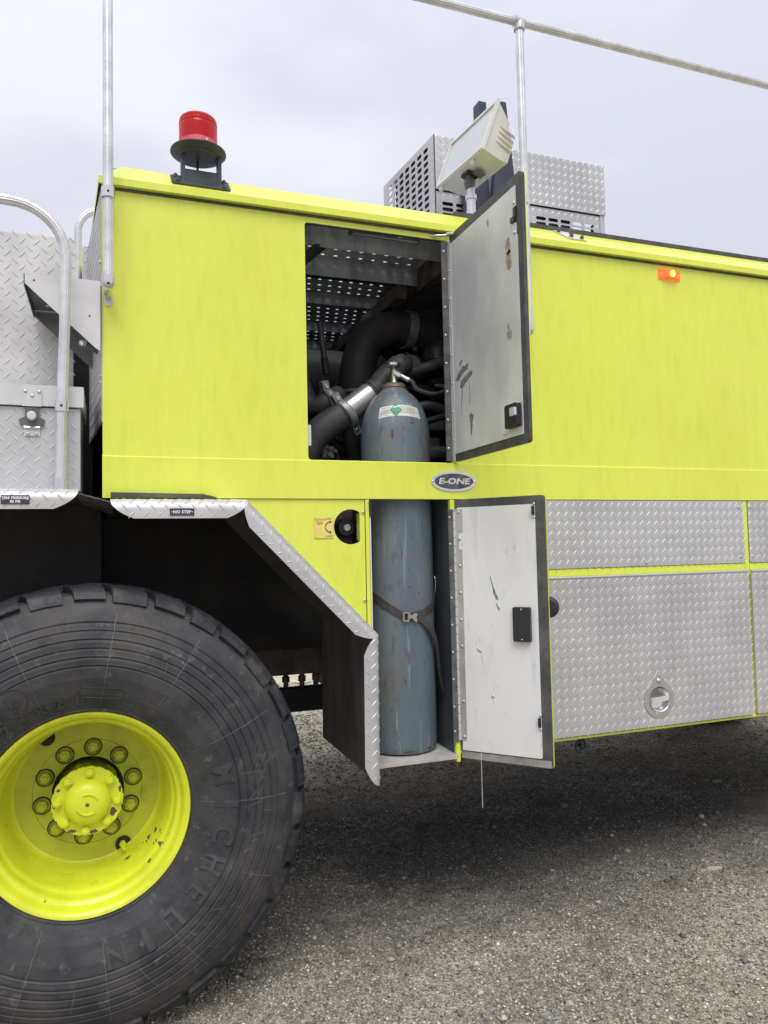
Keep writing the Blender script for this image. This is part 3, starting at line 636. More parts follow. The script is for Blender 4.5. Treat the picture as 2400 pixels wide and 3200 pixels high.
b = MB(); b.add([(-.085, -.16, 1.604), (.02, -.155, 1.575), (.02, .5, 1.575), (-.085, .5, 1.604), (-.085, -.16, 1.600), (.02, -.155, 1.571), (.02, .5, 1.571), (-.085, .5, 1.600)],
              [(0, 1, 2, 3), (7, 6, 5, 4), (0, 4, 5, 1)]); b.obj('fender_joint', undercoat, fc2)
b = MB(); b.extr([(.012, 1.600), (.012, 1.6155), (.30, 1.611), (.345, 1.600)], side(-.006), 0, .022); b.obj('fender_gasket', rubberlow, truck)
# name plates on the rolled edge
for nm, x0, x1, z0, z1, lines in (('no_step_plate', (0.1796, -0.2030, 1.5526)[0], (0.2514, -0.2030, 1.5525)[0], 1.531, 1.553, (('NO STEP', 0, .0125),)),
                            ('tire_pressure_plate', (-0.2805, -0.2030, 1.5746)[0], (-0.2068, -0.2030, 1.5748)[0], 1.5655, 1.591, (('TIRE PRESSURE', .0048, .0098), ('85 PSI', -.0058, .0098)))):
    e = empty(nm, parent=truck); f = side(-.2012); cx = (x0+x1)/2; cz = (z0+z1)/2
    MB().extr(rect(x0, x1, z0, z1), f, 0, .0015).obj('plate_sheet', plateP, e)
    b = MB()
    for s, dz, sz_ in lines: text(b, s, FR((cx, -.2030, cz+dz), (1, 0, 0), (0, 0, 1)), sz_, h=.0002, bold=.0006, space=1.08)
    b.obj('plate_lettering', inkw, e)
    for x in (x0+.006, x1-.006): fastener('plate_screw', 'dome', (x, -.2027, cz), OUT, .0022, rivetm, truck)

# ------------------------------------------------------------------ wheel
CX, CZ = -.057, .664
WH = empty('wheel', (0, 0, 0), parent=truck); WO = V3((CX, 0, CZ))
def sidewall(r):                       # outward y of the tyre's flank at radius r
    pts = [(.285, -.160), (.31, -.180), (.35, -.203), (.40, -.220), (.45, -.226), (.50, -.222), (.55, -.206), (.585, -.188), (.61, -.172), (.634, -.150)]
    for (r0, y0), (r1, y1) in zip(pts, pts[1:]):
        if r <= r1: return y0+(y1-y0)*(r-r0)/(r1-r0)
    return pts[-1][1]
prof = []
rr_ = np.linspace(.285, .634, 160)
rings = [.434, .459, .484, .509, .534, .557]
for r in rr_:
    y = sidewall(r)
    k = min(rings, key=lambda q_: abs(q_-r)); d = r-k
    if abs(d) < .0125: y += .0030*math.exp(-(d/.0022)**2)-.0012*math.exp(-((d-.004)/.002)**2)
    if r < .306: y += -.004*math.exp(-((r-.30)/.003)**2)
    prof.append((r, -y))
yc = .045
full = prof+[(.640, .12), (.642, .06), (.643, -yc), (.642, -yc*2-.06), (.640, -yc*2-.12)]+[(r, -h-2*yc) for (r, h) in prof[::-10]]
b = MB(); b.lathe(full, WO, OUT, 144); b.obj('tyre', tyre_m, WH, 35)
b = MB()
def lug(a0, a1, pr_, n=3, skew=0):
    """solid tread block between angles a0..a1 with cross-section pr_ [(r,y)...]"""
    vs = []; m_ = len(pr_)
    for k in range(n+1):
        for (r, y) in pr_:
            a = a0+(a1-a0)*k/n+skew*(y+.2); vs.append((CX+r*math.cos(a), y, CZ+r*math.sin(a)))
    fs = [(k*m_+i, k*m_+(i+1) % m_, (k+1)*m_+(i+1) % m_, (k+1)*m_+i) for k in range(n) for i in range(m_)]+[tuple(range(m_))[::-1], tuple(n*m_+i for i in range(m_))]
    b.add(vs, fs)
nl = 34
for k in range(nl):
    a = 2*PI*k/nl; wd = 2*PI/nl; j1, j2 = random.uniform(-.010, .008), random.uniform(-.014, .010)
    lg = k % 2
    top = (.616 if lg else .628)+random.uniform(-.004, .004)
    lug(a+j1, a+wd*.80+j2, [(top-.012, -.160), (top, -.176), (.640, -.166+random.uniform(-.003, .002)), (.655, -.148), (.661, -.10), (.663, -.012), (.63, -.012), (.60, -.10)], 4, .35)
    lug(a+wd*.5, a+wd*1.15, [(.630, .0), (.664, .004), (.664, .085), (.630, .088)], 3, -.5)
    lug(a, a+wd*.66, [(.595, .272), (.640, .255), (.660, .19), (.662, .10), (.63, .10), (.60, .19)], 3, .3)
b.obj('tyre_tread', tyre_lug, WH, 35, recalc=True)
def onwall(r, a, h=0): y = sidewall(r); return (CX+r*math.cos(a), y-h, CZ+r*math.sin(a))
b = MB()
for k in range(24):                     # mould flash lines and scuffs across the flank
    a = 2*PI*k/13.0+random.uniform(-.03, .03) if k < 13 else random.uniform(0, 2*PI)
    r0, r1 = (.315+random.uniform(0, .05), .585) if k < 13 else (.44+.1*random.random(), .47+.11*random.random())
    if r1 < r0: r0, r1 = r1, r0
    sk = random.uniform(-.12, .12) if k < 13 else random.uniform(-.8, .8); wv = .0015/.45; vs = []; n = 26
    for i in range(n+1):
        r = r0+(r1-r0)*i/n; aa = a+sk*(r-r0)+.002*math.sin(i*1.7); vs += [onwall(r, aa-wv*.5, .0011), onwall(r, aa+wv*.5, .0011)]
    b.add(vs, [(2*i, 2*i+1, 2*i+3, 2*i+2) for i in range(n)])
for k in range(46):                     # fine criss-cross scuffs over the lower right shoulder
    a = random.uniform(R(-62), R(12)); r0 = random.uniform(.44, .54); dr = random.uniform(.01, .06); sk = random.uniform(.3, 3.2); vs = []; n = 8; wv = .0006/.5
    for i in range(n+1):
        r = min(r0+dr*i/n, .60); aa = a+sk*(r-r0); vs += [onwall(r, aa-wv, .0012), onwall(r, aa+wv, .0012)]
    b.add(vs, [(2*i, 2*i+1, 2*i+3, 2*i+2) for i in range(n)])
b.obj('scuff_line', tyre_mark, WH, kind='stuff')
def arc_text(s, a0, rb, size, step):
    for i, ch in enumerate(s):
        a = a0-step*i; b = MB()
        def fr(u, v, t, a=a): r = rb+v; return V3(onwall(r, a-u/rb, .0003+t*1.0))
        text(b, ch, fr, size, h=.0036, bold=.0055 if ch == 'I' else .0020); b.obj('tyre_letter', tyre_text, WH)
arc_text('MICHELIN', R(12), .392, .084, R(12.9))
arc_text('XZ', R(141), .385, .070, R(11))
arc_text('24R21', R(128), .336, .044, R(8.5))
# raised outlines: ring round the L, bar
b = MB(); L0 = R(119); pts = []
for k in range(33): th = 2*PI*k/32; pts.append(V3(onwall(.395+.040*math.sin(th), L0-.040*math.cos(th)/.395, .0012)))
b.tube(pts, .0012, 5); pts = []
for (r, a) in [(.36, 93), (.375, 92), (.375, 75), (.36, 73), (.345, 73.5), (.345, 92), (.36, 93)]: pts.append(V3(onwall(r, R(a), .001)))
b.tube(pts, .0010, 5); b.obj('tyre_emblem', tyre_text, WH)
arc_text('L', L0, .395, .05, .1)
# rim
Y0 = .17
rp = [(.283, Y0-.022), (.2935, Y0-.010), (.2950, Y0-.002), (.2925, Y0+.002), (.286, Y0+.001), (.2785, Y0-.005), (.2735, Y0-.014), (.2700, Y0-.028), (.2660, Y0-.036), (.2615, Y0-.038),
      (.2575, Y0-.041), (.2545, Y0-.055), (.2525, Y0-.075), (.2495, Y0-.080), (.2460, Y0-.084), (.2425, Y0-.098), (.2395, Y0-.120), (.236, Y0-.140), (.2335, Y0-.175), (.2315, Y0-.215), (.2285, Y0-.230), (.223, Y0-.2385), (.216, Y0-.2415)]
rp2 = [(.216, Y0-.2415), (.200, Y0-.2425), (.1645, Y0-.243), (.1635, Y0-.2455), (.1625, Y0-.243), (.118, Y0-.243), (.108, Y0-.245)]
b = MB(); b.lathe(rp, WO, OUT, 96); b.obj('rim', paintrim, WH, 60)
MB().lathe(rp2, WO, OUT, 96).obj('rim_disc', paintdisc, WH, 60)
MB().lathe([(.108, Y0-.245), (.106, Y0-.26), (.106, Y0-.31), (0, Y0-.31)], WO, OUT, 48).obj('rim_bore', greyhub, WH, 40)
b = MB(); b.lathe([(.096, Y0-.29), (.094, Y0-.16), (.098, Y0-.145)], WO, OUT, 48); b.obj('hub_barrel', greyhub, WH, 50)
pf = []
for k in range(96):
    r = .1025+.0022*math.sin(k*2.1)*math.sin(k*.7); pf.append((r*math.cos(2*PI*k/96), r*math.sin(2*PI*k/96)))
wf = FR((CX, 0, CZ), (1, 0, 0), (0, 0, 1))
MB().extr(pf, wf, Y0-.147, Y0-.135).obj('hub_flange', painthub, WH)
MB().lathe([(.069, Y0-.135), (.068, Y0-.125), (.062, Y0-.109), (.048, Y0-.098), (.028, Y0-.093), (.006, Y0-.092), (.004, Y0-.096), (0, Y0-.096)], WO, OUT, 48).obj('hub_cap', paintcap, WH, 50)
for a0, a1 in ((25, 115), (200, 305)):
    MB().tube([wf(.030*math.cos(R(a)), .030*math.sin(R(a)), Y0-.0935) for a in range(a0, a1, 8)], .0036, 6).obj('hub_emblem', painthub, WH, 60)
MB().lathe([(.0050, 0), (.0050, .001), (0, .001)], wf(0, 0, Y0-.0925), OUT, 10).obj('hub_centre_hole', rustyb, WH)
for k in range(8):
    a = R(90+45*k-4); p = wf(.0865*math.cos(a), .0865*math.sin(a), Y0-.135)
    fastener('hub_stud', 'hex', p, OUT, .0140, painthub, WH, .015)
for k in range(10):
    a = R(90+36*k-6); p = wf(.1385*math.cos(a), .1385*math.sin(a), Y0-.243)
    fastener('wheel_nut', 'hex', p, OUT, .0178, paintdisc, WH, .018)
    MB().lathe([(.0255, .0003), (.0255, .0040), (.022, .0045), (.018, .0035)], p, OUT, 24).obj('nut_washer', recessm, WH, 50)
    MB().lathe([(.0282, .0003), (.0282, .0012), (.0245, .0048), (.0240, .0003)], p, OUT, 24).obj('paint_break_ring', blackm, WH)
for (du_, dv_) in ((.105, -.180), (-.122, .180)):
    p = wf(du_, dv_, Y0-.241); nrm = OUT
    MB().lathe([(.0245, .003), (.0245, -.0005), (0, -.0005)], p, nrm, 24).obj('hand_hole', blackm, WH)
p = wf(.103, -.177, Y0-.236)
b = MB(); b.hexa(p, OUT, .0105, .018); b.tube([V3(p)+V3((0, -.018, 0)), V3(p)+V3((.004, -.036, -.006))], .006, 8); b.obj('tyre_valve', painthub, WH, 40)

chipm = mat('bared_primer_chip', (.10, .062, .06), .7, var=(.16, .11, .11), vscale=60)
def poly_chip(cx, cy, w_, h_, n_, seed):
    rr_ = random.Random(seed); return [(cx+w_*(1+rr_.uniform(-.45, .35))*math.cos(2*PI*i/n_), cy+h_*(1+rr_.uniform(-.45, .35))*math.sin(2*PI*i/n_)) for i in range(n_)]
for k, (cx, cy, w_, h_) in enumerate(((.074, -.040, .009, .013), (.094, .026, .005, .012), (-.045, -.085, .013, .006), (.018, -.094, .014, .006), (.068, .062, .006, .009), (-.083, .040, .006, .005), (-.096, -.004, .004, .008))):
    MB().extr(poly_chip(cx, cy, w_, h_, 14, k), wf, Y0-.135, Y0-.1346).obj('paint_chip', chipm, WH)
def barrel_r(d):
    for (r0, h0), (r1, h1) in zip(rp, rp[1:]):
        if h1 <= Y0-d <= h0: return r0+(r1-r0)*(Y0-d-h0)/min(h1-h0, -1e-6)
    return .24
rc = random.Random(3)
for k in range(15):
    a0 = R(-38+rc.gauss(0, 9)); d0 = .06+.13*rc.random(); w_ = .0015+.007*rc.random()**3; L_ = w_*(1+2*rc.random()); P_ = []
    for i in range(9):
        t_ = 2*PI*i/9; kk = 1+rc.uniform(-.4, .4); a = a0+w_*kk*math.cos(t_)/.24; d = d0+L_*kk*math.sin(t_); r_ = barrel_r(d)-.0006; P_.append((CX+r_*math.cos(a), -(Y0-d), CZ+r_*math.sin(a)))
    b = MB(); b.add(P_, [tuple(range(9))]); b.obj('paint_chip', chipm, WH)

# other wheels, hidden in the shade
def plainwheel(x, y0):
    wv = empty('wheel', (0, 0, 0), parent=truck); c = (x, 0, CZ)
    pr = [(.28, .0), (.40, -.055), (.50, -.055), (.60, -.02), (.64, .03), (.66, .10), (.66, .38), (.64, .45), (.60, .5), (.45, .53), (.28, .48)]
    MB().lathe([(r, -(y0+h)) for r, h in pr], c, OUT, 64).obj('tyre', tyre_m, wv, 35)
    MB().lathe([(.28, -y0), (.26, -(y0+.1)), (.10, -(y0+.16)), (0, -(y0+.16))], c, OUT, 32).obj('rim', paintrim, wv, 35)
plainwheel(-.057, 2.08); plainwheel(4.55, -.0); plainwheel(4.55, 2.08)
# chassis
MB().box(-.9, 1.9, .80, .86, .695, .80).obj('chassis_rail', blackm, truck)
MB().box(-.9, 4.7, 1.74, 1.80, .72, .84).obj('chassis_rail', blackm, truck)
m = MB(); m.box(-.9, 1.24, .86, 1.74, .92, 1.56); m.box(-.9, 1.24, .62, .70, 1.0, 1.56); m.tube([(-.057, .3, .664), (-.057, 2.1, .664)], .07, 16); m.box(-.2, .1, .8, 1.5, .55, .85)
m.box(1.24, 4.6, .5, 2.2, .60, .655); m.box(-.9, 1.25, 2.1, 2.55, .80, 1.5); m.box(1.9, 2.5, .95, 1.7, .50, .62); m.box(2.9, 3.9, 1.4, 2.2, .48, .62); m.obj('chassis_block', blackm, truck)
m = MB()
for x in (.68, .76, .835, .90, .97): m.tube([(x, .83, .80), (x, .83, .83)], .012, 8); m.tube([(x, .83, .826), (x, .83, .85)], .018, 8); m.tube([(x, .83, .845), (x, .83, .92)], .012, 8)
m.box(.5, 1.2, .78, .90, .865, 1.0); m.obj('spring_bolt', rustyb, truck)
MB().box(-1.6, -.02, .36, .37, 1.0, 1.6).obj('wheel_well_liner', blackm, truck)
MB().box(-1.6, -.0, .75, .76, .9, 2.0).obj('wheel_well_back', blackm, truck)

# ------------------------------------------------------------------ front deck: box, wall, body end, bracket
DB = empty('deck_box', parent=truck)
b = MB(); f = side(-.05); b.box(-.9, -.077, -.05, .25, 1.617, 1.872); b.lens(f, rect(-.9, -.080, 1.625, 1.870), off=(.005, .01), pitch=(.0405, .0425), L=.017, wd=.003); b.obj('box_body', tread, DB)
b = MB(); b.box(-.9, -.067, -.062, .26, 1.876, 1.940); b.obj('box_lid', alu, DB)
LT = empty('box_latch', parent=truck); lx = (-0.2130, -0.0600, 1.8516)[0]; f = side(-.063)
MB().extr(rect(lx-.027, lx+.027, 1.873, 1.927), f, 0, .003).obj('latch_strap', alu, LT)
MB().extr([(lx-.019, 1.873), (lx+.019, 1.873), (lx+.020, 1.842), (lx+.036, 1.832), (lx+.034, 1.818), (lx+.018, 1.812), (lx-.018, 1.812), (lx-.034, 1.818), (lx-.036, 1.832), (lx-.020, 1.842)], side(-.055), 0, .006).obj('latch_wing', greyp, LT)
MB().lathe([(.0135, 0), (.0135, .018), (.010, .021), (0, .021)], (lx, -.061, 1.842), OUT, 18).obj('latch_knob', alu, LT, 40)
MB().extr(rect(lx-.022, lx+.022, 1.784, 1.806), side(-.052), 0, .003).obj('latch_foot', alu, LT)
MB().tube([(lx-.022, -.057, 1.809), (lx+.022, -.057, 1.809)], .005, 8).obj('latch_pin', chrome, LT, 40)
for (dx, z, yy) in ((-.018, 1.918, -.0662), (.020, 1.918, -.0662), (.001, 1.905, -.0662), (-.012, 1.79, -.0552), (.012, 1.79, -.0552)): fastener('rivet', 'dome', (lx+dx, yy, z), OUT, .0055, rivetm, LT)
b = MB(); b.extr(rect(-1.3, -.113, 1.62, 2.575, .012, 3), side(.36), -.02, 0); b.lens(side(.36), rect(-1.3, -.115, 1.62, 2.573), pitch=(.047, .049), L=.019, wd=.0034, h=.0018); b.obj('deck_wall', treadwhite, truck)
MB().box(-.130, -.050, .50, .53, 1.62, 2.33).obj('dark_gap_panel', blackm, truck)
# end of the body: slanting tread plate and a narrow facing strip
eA, eB = V3((-.0145, .004, 0)), V3((-.068, .56, 0)); eu = (eB-eA).normalized(); Le = (eB-eA).length
ef = FR(eB, -eu, (0, 0, 1)); b = MB(); pl = [(0, 1.862), (.02, 1.845), (Le*.5, 1.842), (Le, 1.845), (Le, 2.622), (0, 2.622)]
b.extr(pl, ef, -.004, 0); b.lens(ef, pl); b.obj('body_end_plate', treaddull, truck)
b = MB(); f = side(.575); pl = [(-.087, 1.88), (-.081, 1.862), (-.05, 1.862), (-.05, 2.46), (-.087, 2.455)]; pl = [(-.088, 1.885), (-.080, 1.868), (-.055, 1.868), (-.048, 1.885), (-.048, 2.638), (-.080, 2.638), (-.088, 2.63)]
b.extr(pl, f, -.004, 0); b.lens(f, pl); b.obj('body_end_strip', treaddull, truck)
for z in (2.38, 2.30, 2.0, 1.98): fastener('bolt', 'dome', ef(Le-.03, z, .001), ef(0, 0, 1)-ef(0, 0, 0), .006, rivetm, truck)
# stepped bracket
BK = empty('step_bracket', parent=truck)
nb = [(-.238, 2.297), (-.238, 2.268), (-.030, 2.076), (-.018, 2.070), (-.018, 2.297)]
MB().extr(nb, side(-.02), -.004, 0).obj('near_gusset', greym, BK)
MB().extr(nb, side(.33), -.004, 0).obj('far_gusset', bracketdark, BK)
MB().box(-.2415, -.2385, -.02, .334, 2.262, 2.299).obj('front_lip', bracketdark, BK)
hl = []
for i in range(3):
    for j in range(5): hl.append(slot(-.19+.055*i, .03+.06*j, .022, .012, 3))
MB().extr(rect(-.238, -.018, -.016, .326), FR((0, 0, 2.290), (1, 0, 0), (0, 1, 0)), 0, .003, hl).obj('step_tread', bracketdark, BK)
kp = (-0.0728, 0.1200, 2.1284)
MB().lathe([(.0, -.018), (.010, -.015), (.0135, 0), (.010, .014), (0, .018)], kp, OUT, 18).obj('courtesy_lamp', chrome, BK, 60)
MB().tube([kp, (-.02, kp[1]+.03, kp[2]-.02)], .010, 10).obj('lamp_stem', greyp, BK, 50)
for p in ((-.212, -.0202, 2.279), (-.05, -.0202, 2.18)): fastener('screw', 'dome', p, OUT, .003, blackm, BK, .001)

# ------------------------------------------------------------------ handrails
RB = .0158
def rail(parent, path, name='rail_tube', r=RB): MB().tube(path, r, 28, True, .075).obj(name, alurail, parent, 30)
def collar(parent, p, ax=(0, 0, 1), h=.036, r=.0205, nm='collar'):
    MB().lathe([(RB, 0), (r, .001), (r, h-.001), (RB, h)], p, ax, 24).obj(nm, chrome, parent, 40)
H1 = empty('roof_handrail', parent=truck)
ry_ = -.08
rail(H1, [(-.9, ry_, 3.476), (X1, ry_, 3.476)])
for x, z0 in ((.0065, 2.285), (1.5265, 2.262), (3.05, 2.262), (4.6, 2.262)):
    rail(H1, [(x, ry_, z0), (x, ry_, 3.476)], 'rail_post')
    b = MB(); b.lathe([(.0, -.004), (.010, -.002), (.0185, .008), (.021, .020), (.0205, .046), (.017, .048)], (x, ry_, z0-.045+.01), (0, 0, 1), 24)
    b.tube(bez([(x, ry_, z0-.022), (x, -.045, z0-.028), (x, -.003, z0-.030)], 8), .012, 14); b.obj('post_foot', chrome, H1, 50)
    b = MB(); b.lathe([(.016, 0), (.022, .001), (.0235, .02), (.022, .040), (.016, .041)], (x, ry_, 3.442), (0, 0, 1), 24); b.lathe([(.016, 0), (.0225, .002), (.0225, .042), (.016, .044)], (x-.022, ry_, 3.476), (1, 0, 0), 24); b.obj('rail_tee', alurail, H1, 40)
    b = MB(); b.extr(circ(x, z0-.034, .015, 16, .030), side(-.0), 0, .004); b.obj('foot_pad', alu, H1)
collar(H1, (.0065, ry_, 2.545)); collar(H1, (1.525, ry_, 2.74))
b = MB(); b.tube([(.0065, ry_+.01, 2.561), (.0065, .0, 2.561)], .009, 12); b.tube([(1.531, ry_+.01, 2.756), (1.531, .02, 2.70)], .009, 12); b.obj('rail_standoff', alurail, H1, 50)
fastener('set_screw', 'dome', (.0065, ry_-.0206, 2.561), OUT, .004, blackm, truck, .002); fastener('set_screw', 'dome', (.0065, ry_-.0206, 2.265), OUT, .004, blackm, truck, .002)
H2 = empty('deck_handrail', parent=truck); hy = -.10
p = [V3((-.1315, hy, 1.645)), V3((-.1280, hy, 1.84)), V3((-.1200, hy, 2.10)), V3((-.1165, hy, 2.28))]
for k in range(0, 11): a = R(9*k); p.append(V3((-.1165-.158+.158*math.cos(a), hy, 2.332+.158*math.sin(a))))
p += [V3((-.45, hy, 2.497)), V3((-1.2, hy, 2.51))]
rail(H2, p)
collar(H2, (-.1275, hy, 1.852), h=.034); collar(H2, (-.1318, hy, 1.612), h=.036, r=.0205, nm='rail_base'); fastener('set_screw', 'dome', (-.1275, hy-.0207, 1.869), OUT, .004, blackm, truck, .002)
MB().tube([(-.128, hy+.015, 1.868), (-.128, -.052, 1.868)], .008, 10).obj('rail_standoff', alurail, H2, 50)
H3 = empty('far_handrail', parent=truck); hy = .80
p = [V3((-.1110, hy, 2.30)), V3((-.1110, hy, 2.70))]
for k in range(0, 11): a = R(180-9*k); p.append(V3((-.111+.10+.10*math.cos(a), hy, 2.79+.10*math.sin(a))))
p += [V3((.3, hy, 2.89))]
rail(H3, p)

# ------------------------------------------------------------------ beacon
BE = empty('beacon', parent=truck); bx, by = .302, .045
MB().extr(rect(.208, .405, .018, .112, .010, 3), sl, .001, .006).obj('beacon_bracket_foot', beaconbase, BE)
b = MB(); b.box(.243, .375, by-.02, by-.016, 2.69, 2.735); b.obj('beacon_bracket_web', beaconbase, BE)
for x in (.243, .366):
    MB().box(x, x+.012, by-.024, by+.024, 2.678, 2.792).obj('beacon_leg', beaconbase, BE)
MB().tube(bez([(bx+.0, by+.02, 2.79), (bx-.002, by+.01, 2.75), (bx+.002, by, 2.70)], 8), .0042, 8).obj('beacon_cable', blackp, BE, 50)
zb = 2.785
MB().lathe([(0, .0), (.064, .0), (.066, .004), (.088, .012), (.095, .018), (.094, .022), (.086, .026), (.072, .031), (.068, .034), (0, .034)], (bx, by, zb), (0, 0, 1), 56).obj('beacon_skirt', beaconbase, BE, 40)
MB().lathe([(.0665, .034), (.0655, .052)], (bx, by, zb), (0, 0, 1), 48).obj('beacon_lens_band', redfog, BE, 40)
MB().lathe([(.0655, .052)]+[(.0648+.0006*(k % 2), .056+.0028*k) for k in range(19)]+[(.0640, .112), (.0655, .114), (.0655, .121), (.0635, .124), (.064, .131), (.060, .138), (.045, .141), (0, .142), (0, .139), (.043, .137), (.058, .132), (.0600, .110), (.0615, .054), (.0655, .052)], (bx, by, zb), (0, 0, 1), 56).obj('beacon_lens', redm, BE, 30)
MB().lathe([(.040, .035), (.040, .120), (.03, .125), (0, .126)], (bx, by, zb), (0, 0, 1), 32).obj('beacon_optic', redin, BE, 40)
fastener('lens_screw', 'dome', (bx+.022, by-.064, zb+.040), (.3, -.95, 0), .004, chrome, truck)
for (u, v) in ((.224, .088), (.228, .042), (.385, .035), (.388, .088)): fastener('bolt', 'hex', sl(u, v, .006), sl(0, 0, 1)-sl(0, 0, 0), .009, greyp, truck, .008)

# ------------------------------------------------------------------ floodlight on its mast
FL = empty('floodlight', parent=truck)
fB, fA, fC, fD = V3((1.475, .0, 3.202)), V3((1.442, .377, 3.202)), V3((1.395, .0, 2.985)), V3((1.342, .378, 2.985))
ey = (fA-fB).normalized(); ez = (fB-fC).normalized(); en = ey.cross(ez)
if en.x > 0: en = -en
ey = ez.cross(en) if ez.cross(en).dot(ey) > 0 else -ez.cross(en)
def fl(a, c, d): return fC+ey*a+ez*c+en*d       # a 0..LL along, c 0..HH up the lens, d toward where it shines
LL, HH = .379, .231
def fbox(b, a0, a1, c0, c1, d0, d1, ta=0, tc=0):
    b.add([fl(a0, c0, d1), fl(a1, c0, d1), fl(a1, c1, d1), fl(a0, c1, d1), fl(a0+ta, c0+tc*.2, d0), fl(a1-ta, c0+tc*.2, d0), fl(a1-ta, c1-tc, d0), fl(a0+ta, c1-tc, d0)],
          [(0, 1, 2, 3), (4, 7, 6, 5), (0, 4, 5, 1), (1, 5, 6, 2), (2, 6, 7, 3), (3, 7, 4, 0)])
b = MB(); fbox(b, .006, LL-.006, .006, HH-.006, -.085, -.004, .015, .045); fbox(b, .021, LL-.021, .014, HH-.07, -.130, -.085, .006, .05)
b.obj('lamp_housing', floodm, FL, recalc=True)
b = MB(); t_ = .013
fbox(b, 0, LL, 0, t_, -.006, .008); fbox(b, 0, LL, HH-t_, HH, -.006, .008); fbox(b, 0, t_, t_, HH-t_, -.006, .008); fbox(b, LL-t_, LL, t_, HH-t_, -.006, .008); b.obj('lens_frame', floodm, FL, recalc=True)
b = MB(); fbox(b, t_+.0005, LL-t_-.0005, t_+.0005, HH-t_-.0005, -.003, .002); b.obj('lens_glass', glassm, FL, recalc=True)
for k in range(4):
    b = MB(); c = HH*.60-.022*k
    b.add([fl(.011, c, -.045), fl(.011, c+.004, -.045), fl(.016, c+.003, -.118), fl(.016, c, -.118), fl(.022, c, -.045), fl(.022, c+.004, -.045), fl(.030, c+.003, -.132), fl(.030, c, -.132)],
          [(0, 1, 2, 3), (4, 7, 6, 5), (0, 4, 5, 1), (2, 6, 7, 3), (1, 5, 6, 2), (0, 3, 7, 4)]); b.obj('cooling_fin', floodm, FL, recalc=True)
for a in (.09, LL-.03): b = MB(); b.lathe([(.009, 0), (.009, .016), (.006, .02), (0, .02)], fl(a, -.001, -.010), -ez, 12); b.obj('clamp_lug', floodm, FL, 40)
b = MB(); fbox(b, .12, .165, -.0015, .0, -.095, -.05); 
mt = fl(.19, 0, -.055); mtop = V3(mt); mb_ = V3((mtop.x+.012, mtop.y, 2.72))
b.obj('rating_label', bracketdark, FL)
MB().obox(FR(mt, ey, en), -.028, .028, -.026, .026, -.006, .006).obj('swivel_plate', blackp, FL)
b = MB(); b.lathe([(0, .034), (.018, .028), (.024, .012), (.022, -.004), (.016, -.018)], mtop-V3((0, 0, .036)), (0, 0, 1), 24); b.tube([mtop, mtop-V3((-.002, 0, .04))], .017, 16); b.obj('swivel_ball', greyp, FL, 40)
z1 = mtop.z-.05
b = MB(); b.lathe([(.016, 0), (.017, -.03), (.024, -.032), (.0245, -.050), (.019, -.052), (.019, -.10), (.022, -.102), (.022, -.16), (.022, -(z1-2.72))], (mtop.x+.004, mtop.y, z1), (0, 0, 1), 24); b.obj('lamp_mast', alurail, FL, 40)
b = MB(); b.obox(FR((mtop.x, mtop.y-.01, z1-.125), (1, .3, .35), (0, 0, 1)), -.05, .035, -.012, .012, -.01, .012); b.obj('mast_lever', alu, FL)
# navy uprights behind
SB = empty('stowed_support', parent=truck)
for (u0, v0, u1, v1, u2, v2, u3, v3, yd) in ((1497, 335, 1516, 311, 1527, 348, 1512, 640, .62), (1572, 330, 1577, 324, 1607, 560, 1560, 650, .45)):
    pass
m = MB(); m.box(1.705, 1.745, .60, .66, 2.72, 3.59); m.obj('support_upright', navyp, SB)
m = MB(); m.add([(1.64, .44, 2.72), (1.835, .44, 2.72), (1.762, .44, 3.50), (1.735, .44, 3.50), (1.64, .47, 2.72), (1.85, .47, 2.72), (1.777, .47, 3.50), (1.735, .47, 3.50)],
             [(0, 1, 2, 3), (4, 7, 6, 5), (0, 4, 5, 1), (1, 5, 6, 2), (2, 6, 7, 3), (3, 7, 4, 0)]); m.obj('support_brace', navyp, SB)
MB().box(1.545, 1.68, .48, .49, 2.72, 3.20).obj('support_base', navyp, SB)
MB().box(1.60, 1.608, .472, .4795, 2.93, 3.06).obj('support_slot', blackm, SB)

# ------------------------------------------------------------------ roof vent box
VB = empty('vent_box', parent=truck); VY = .5; VX0, VX1, VZ0, VZ1, VS = 1.413, 2.346, 2.74, 3.314, 3.058
f = side(VY)
pl = rect(VX0+.003, VX1, VS+.004, VZ1); b = MB(); b.extr(pl, f, -.003, 0); b.lens(f, pl); b.obj('upper_front_sheet', tread, VB)
hs = []; cols = [1.479, 1.549, 1.619]+[1.9755+.069*k for k in range(5)]
for x in cols:
    for z in (3.002, 2.976, 2.950, 2.924, 2.898): hs.append(slot(x, z, .056, .0175, 4))
pl = rect(VX0+.003, VX1-.008, VZ0, VS-.002); b = MB(); b.extr(pl, side(VY+.008), -.003, 0, hs)
q_ = [rect(VX0+.003, VX1-.008, 3.018, VS-.002), rect(VX0+.003, 1.448, VZ0, 3.018), rect(1.652, 1.942, VZ0, 3.018), rect(2.285, VX1-.008, VZ0, 3.018)]
for q2 in q_: b.lens(side(VY+.008), q2)
b.obj('lower_front_sheet', tread, VB)
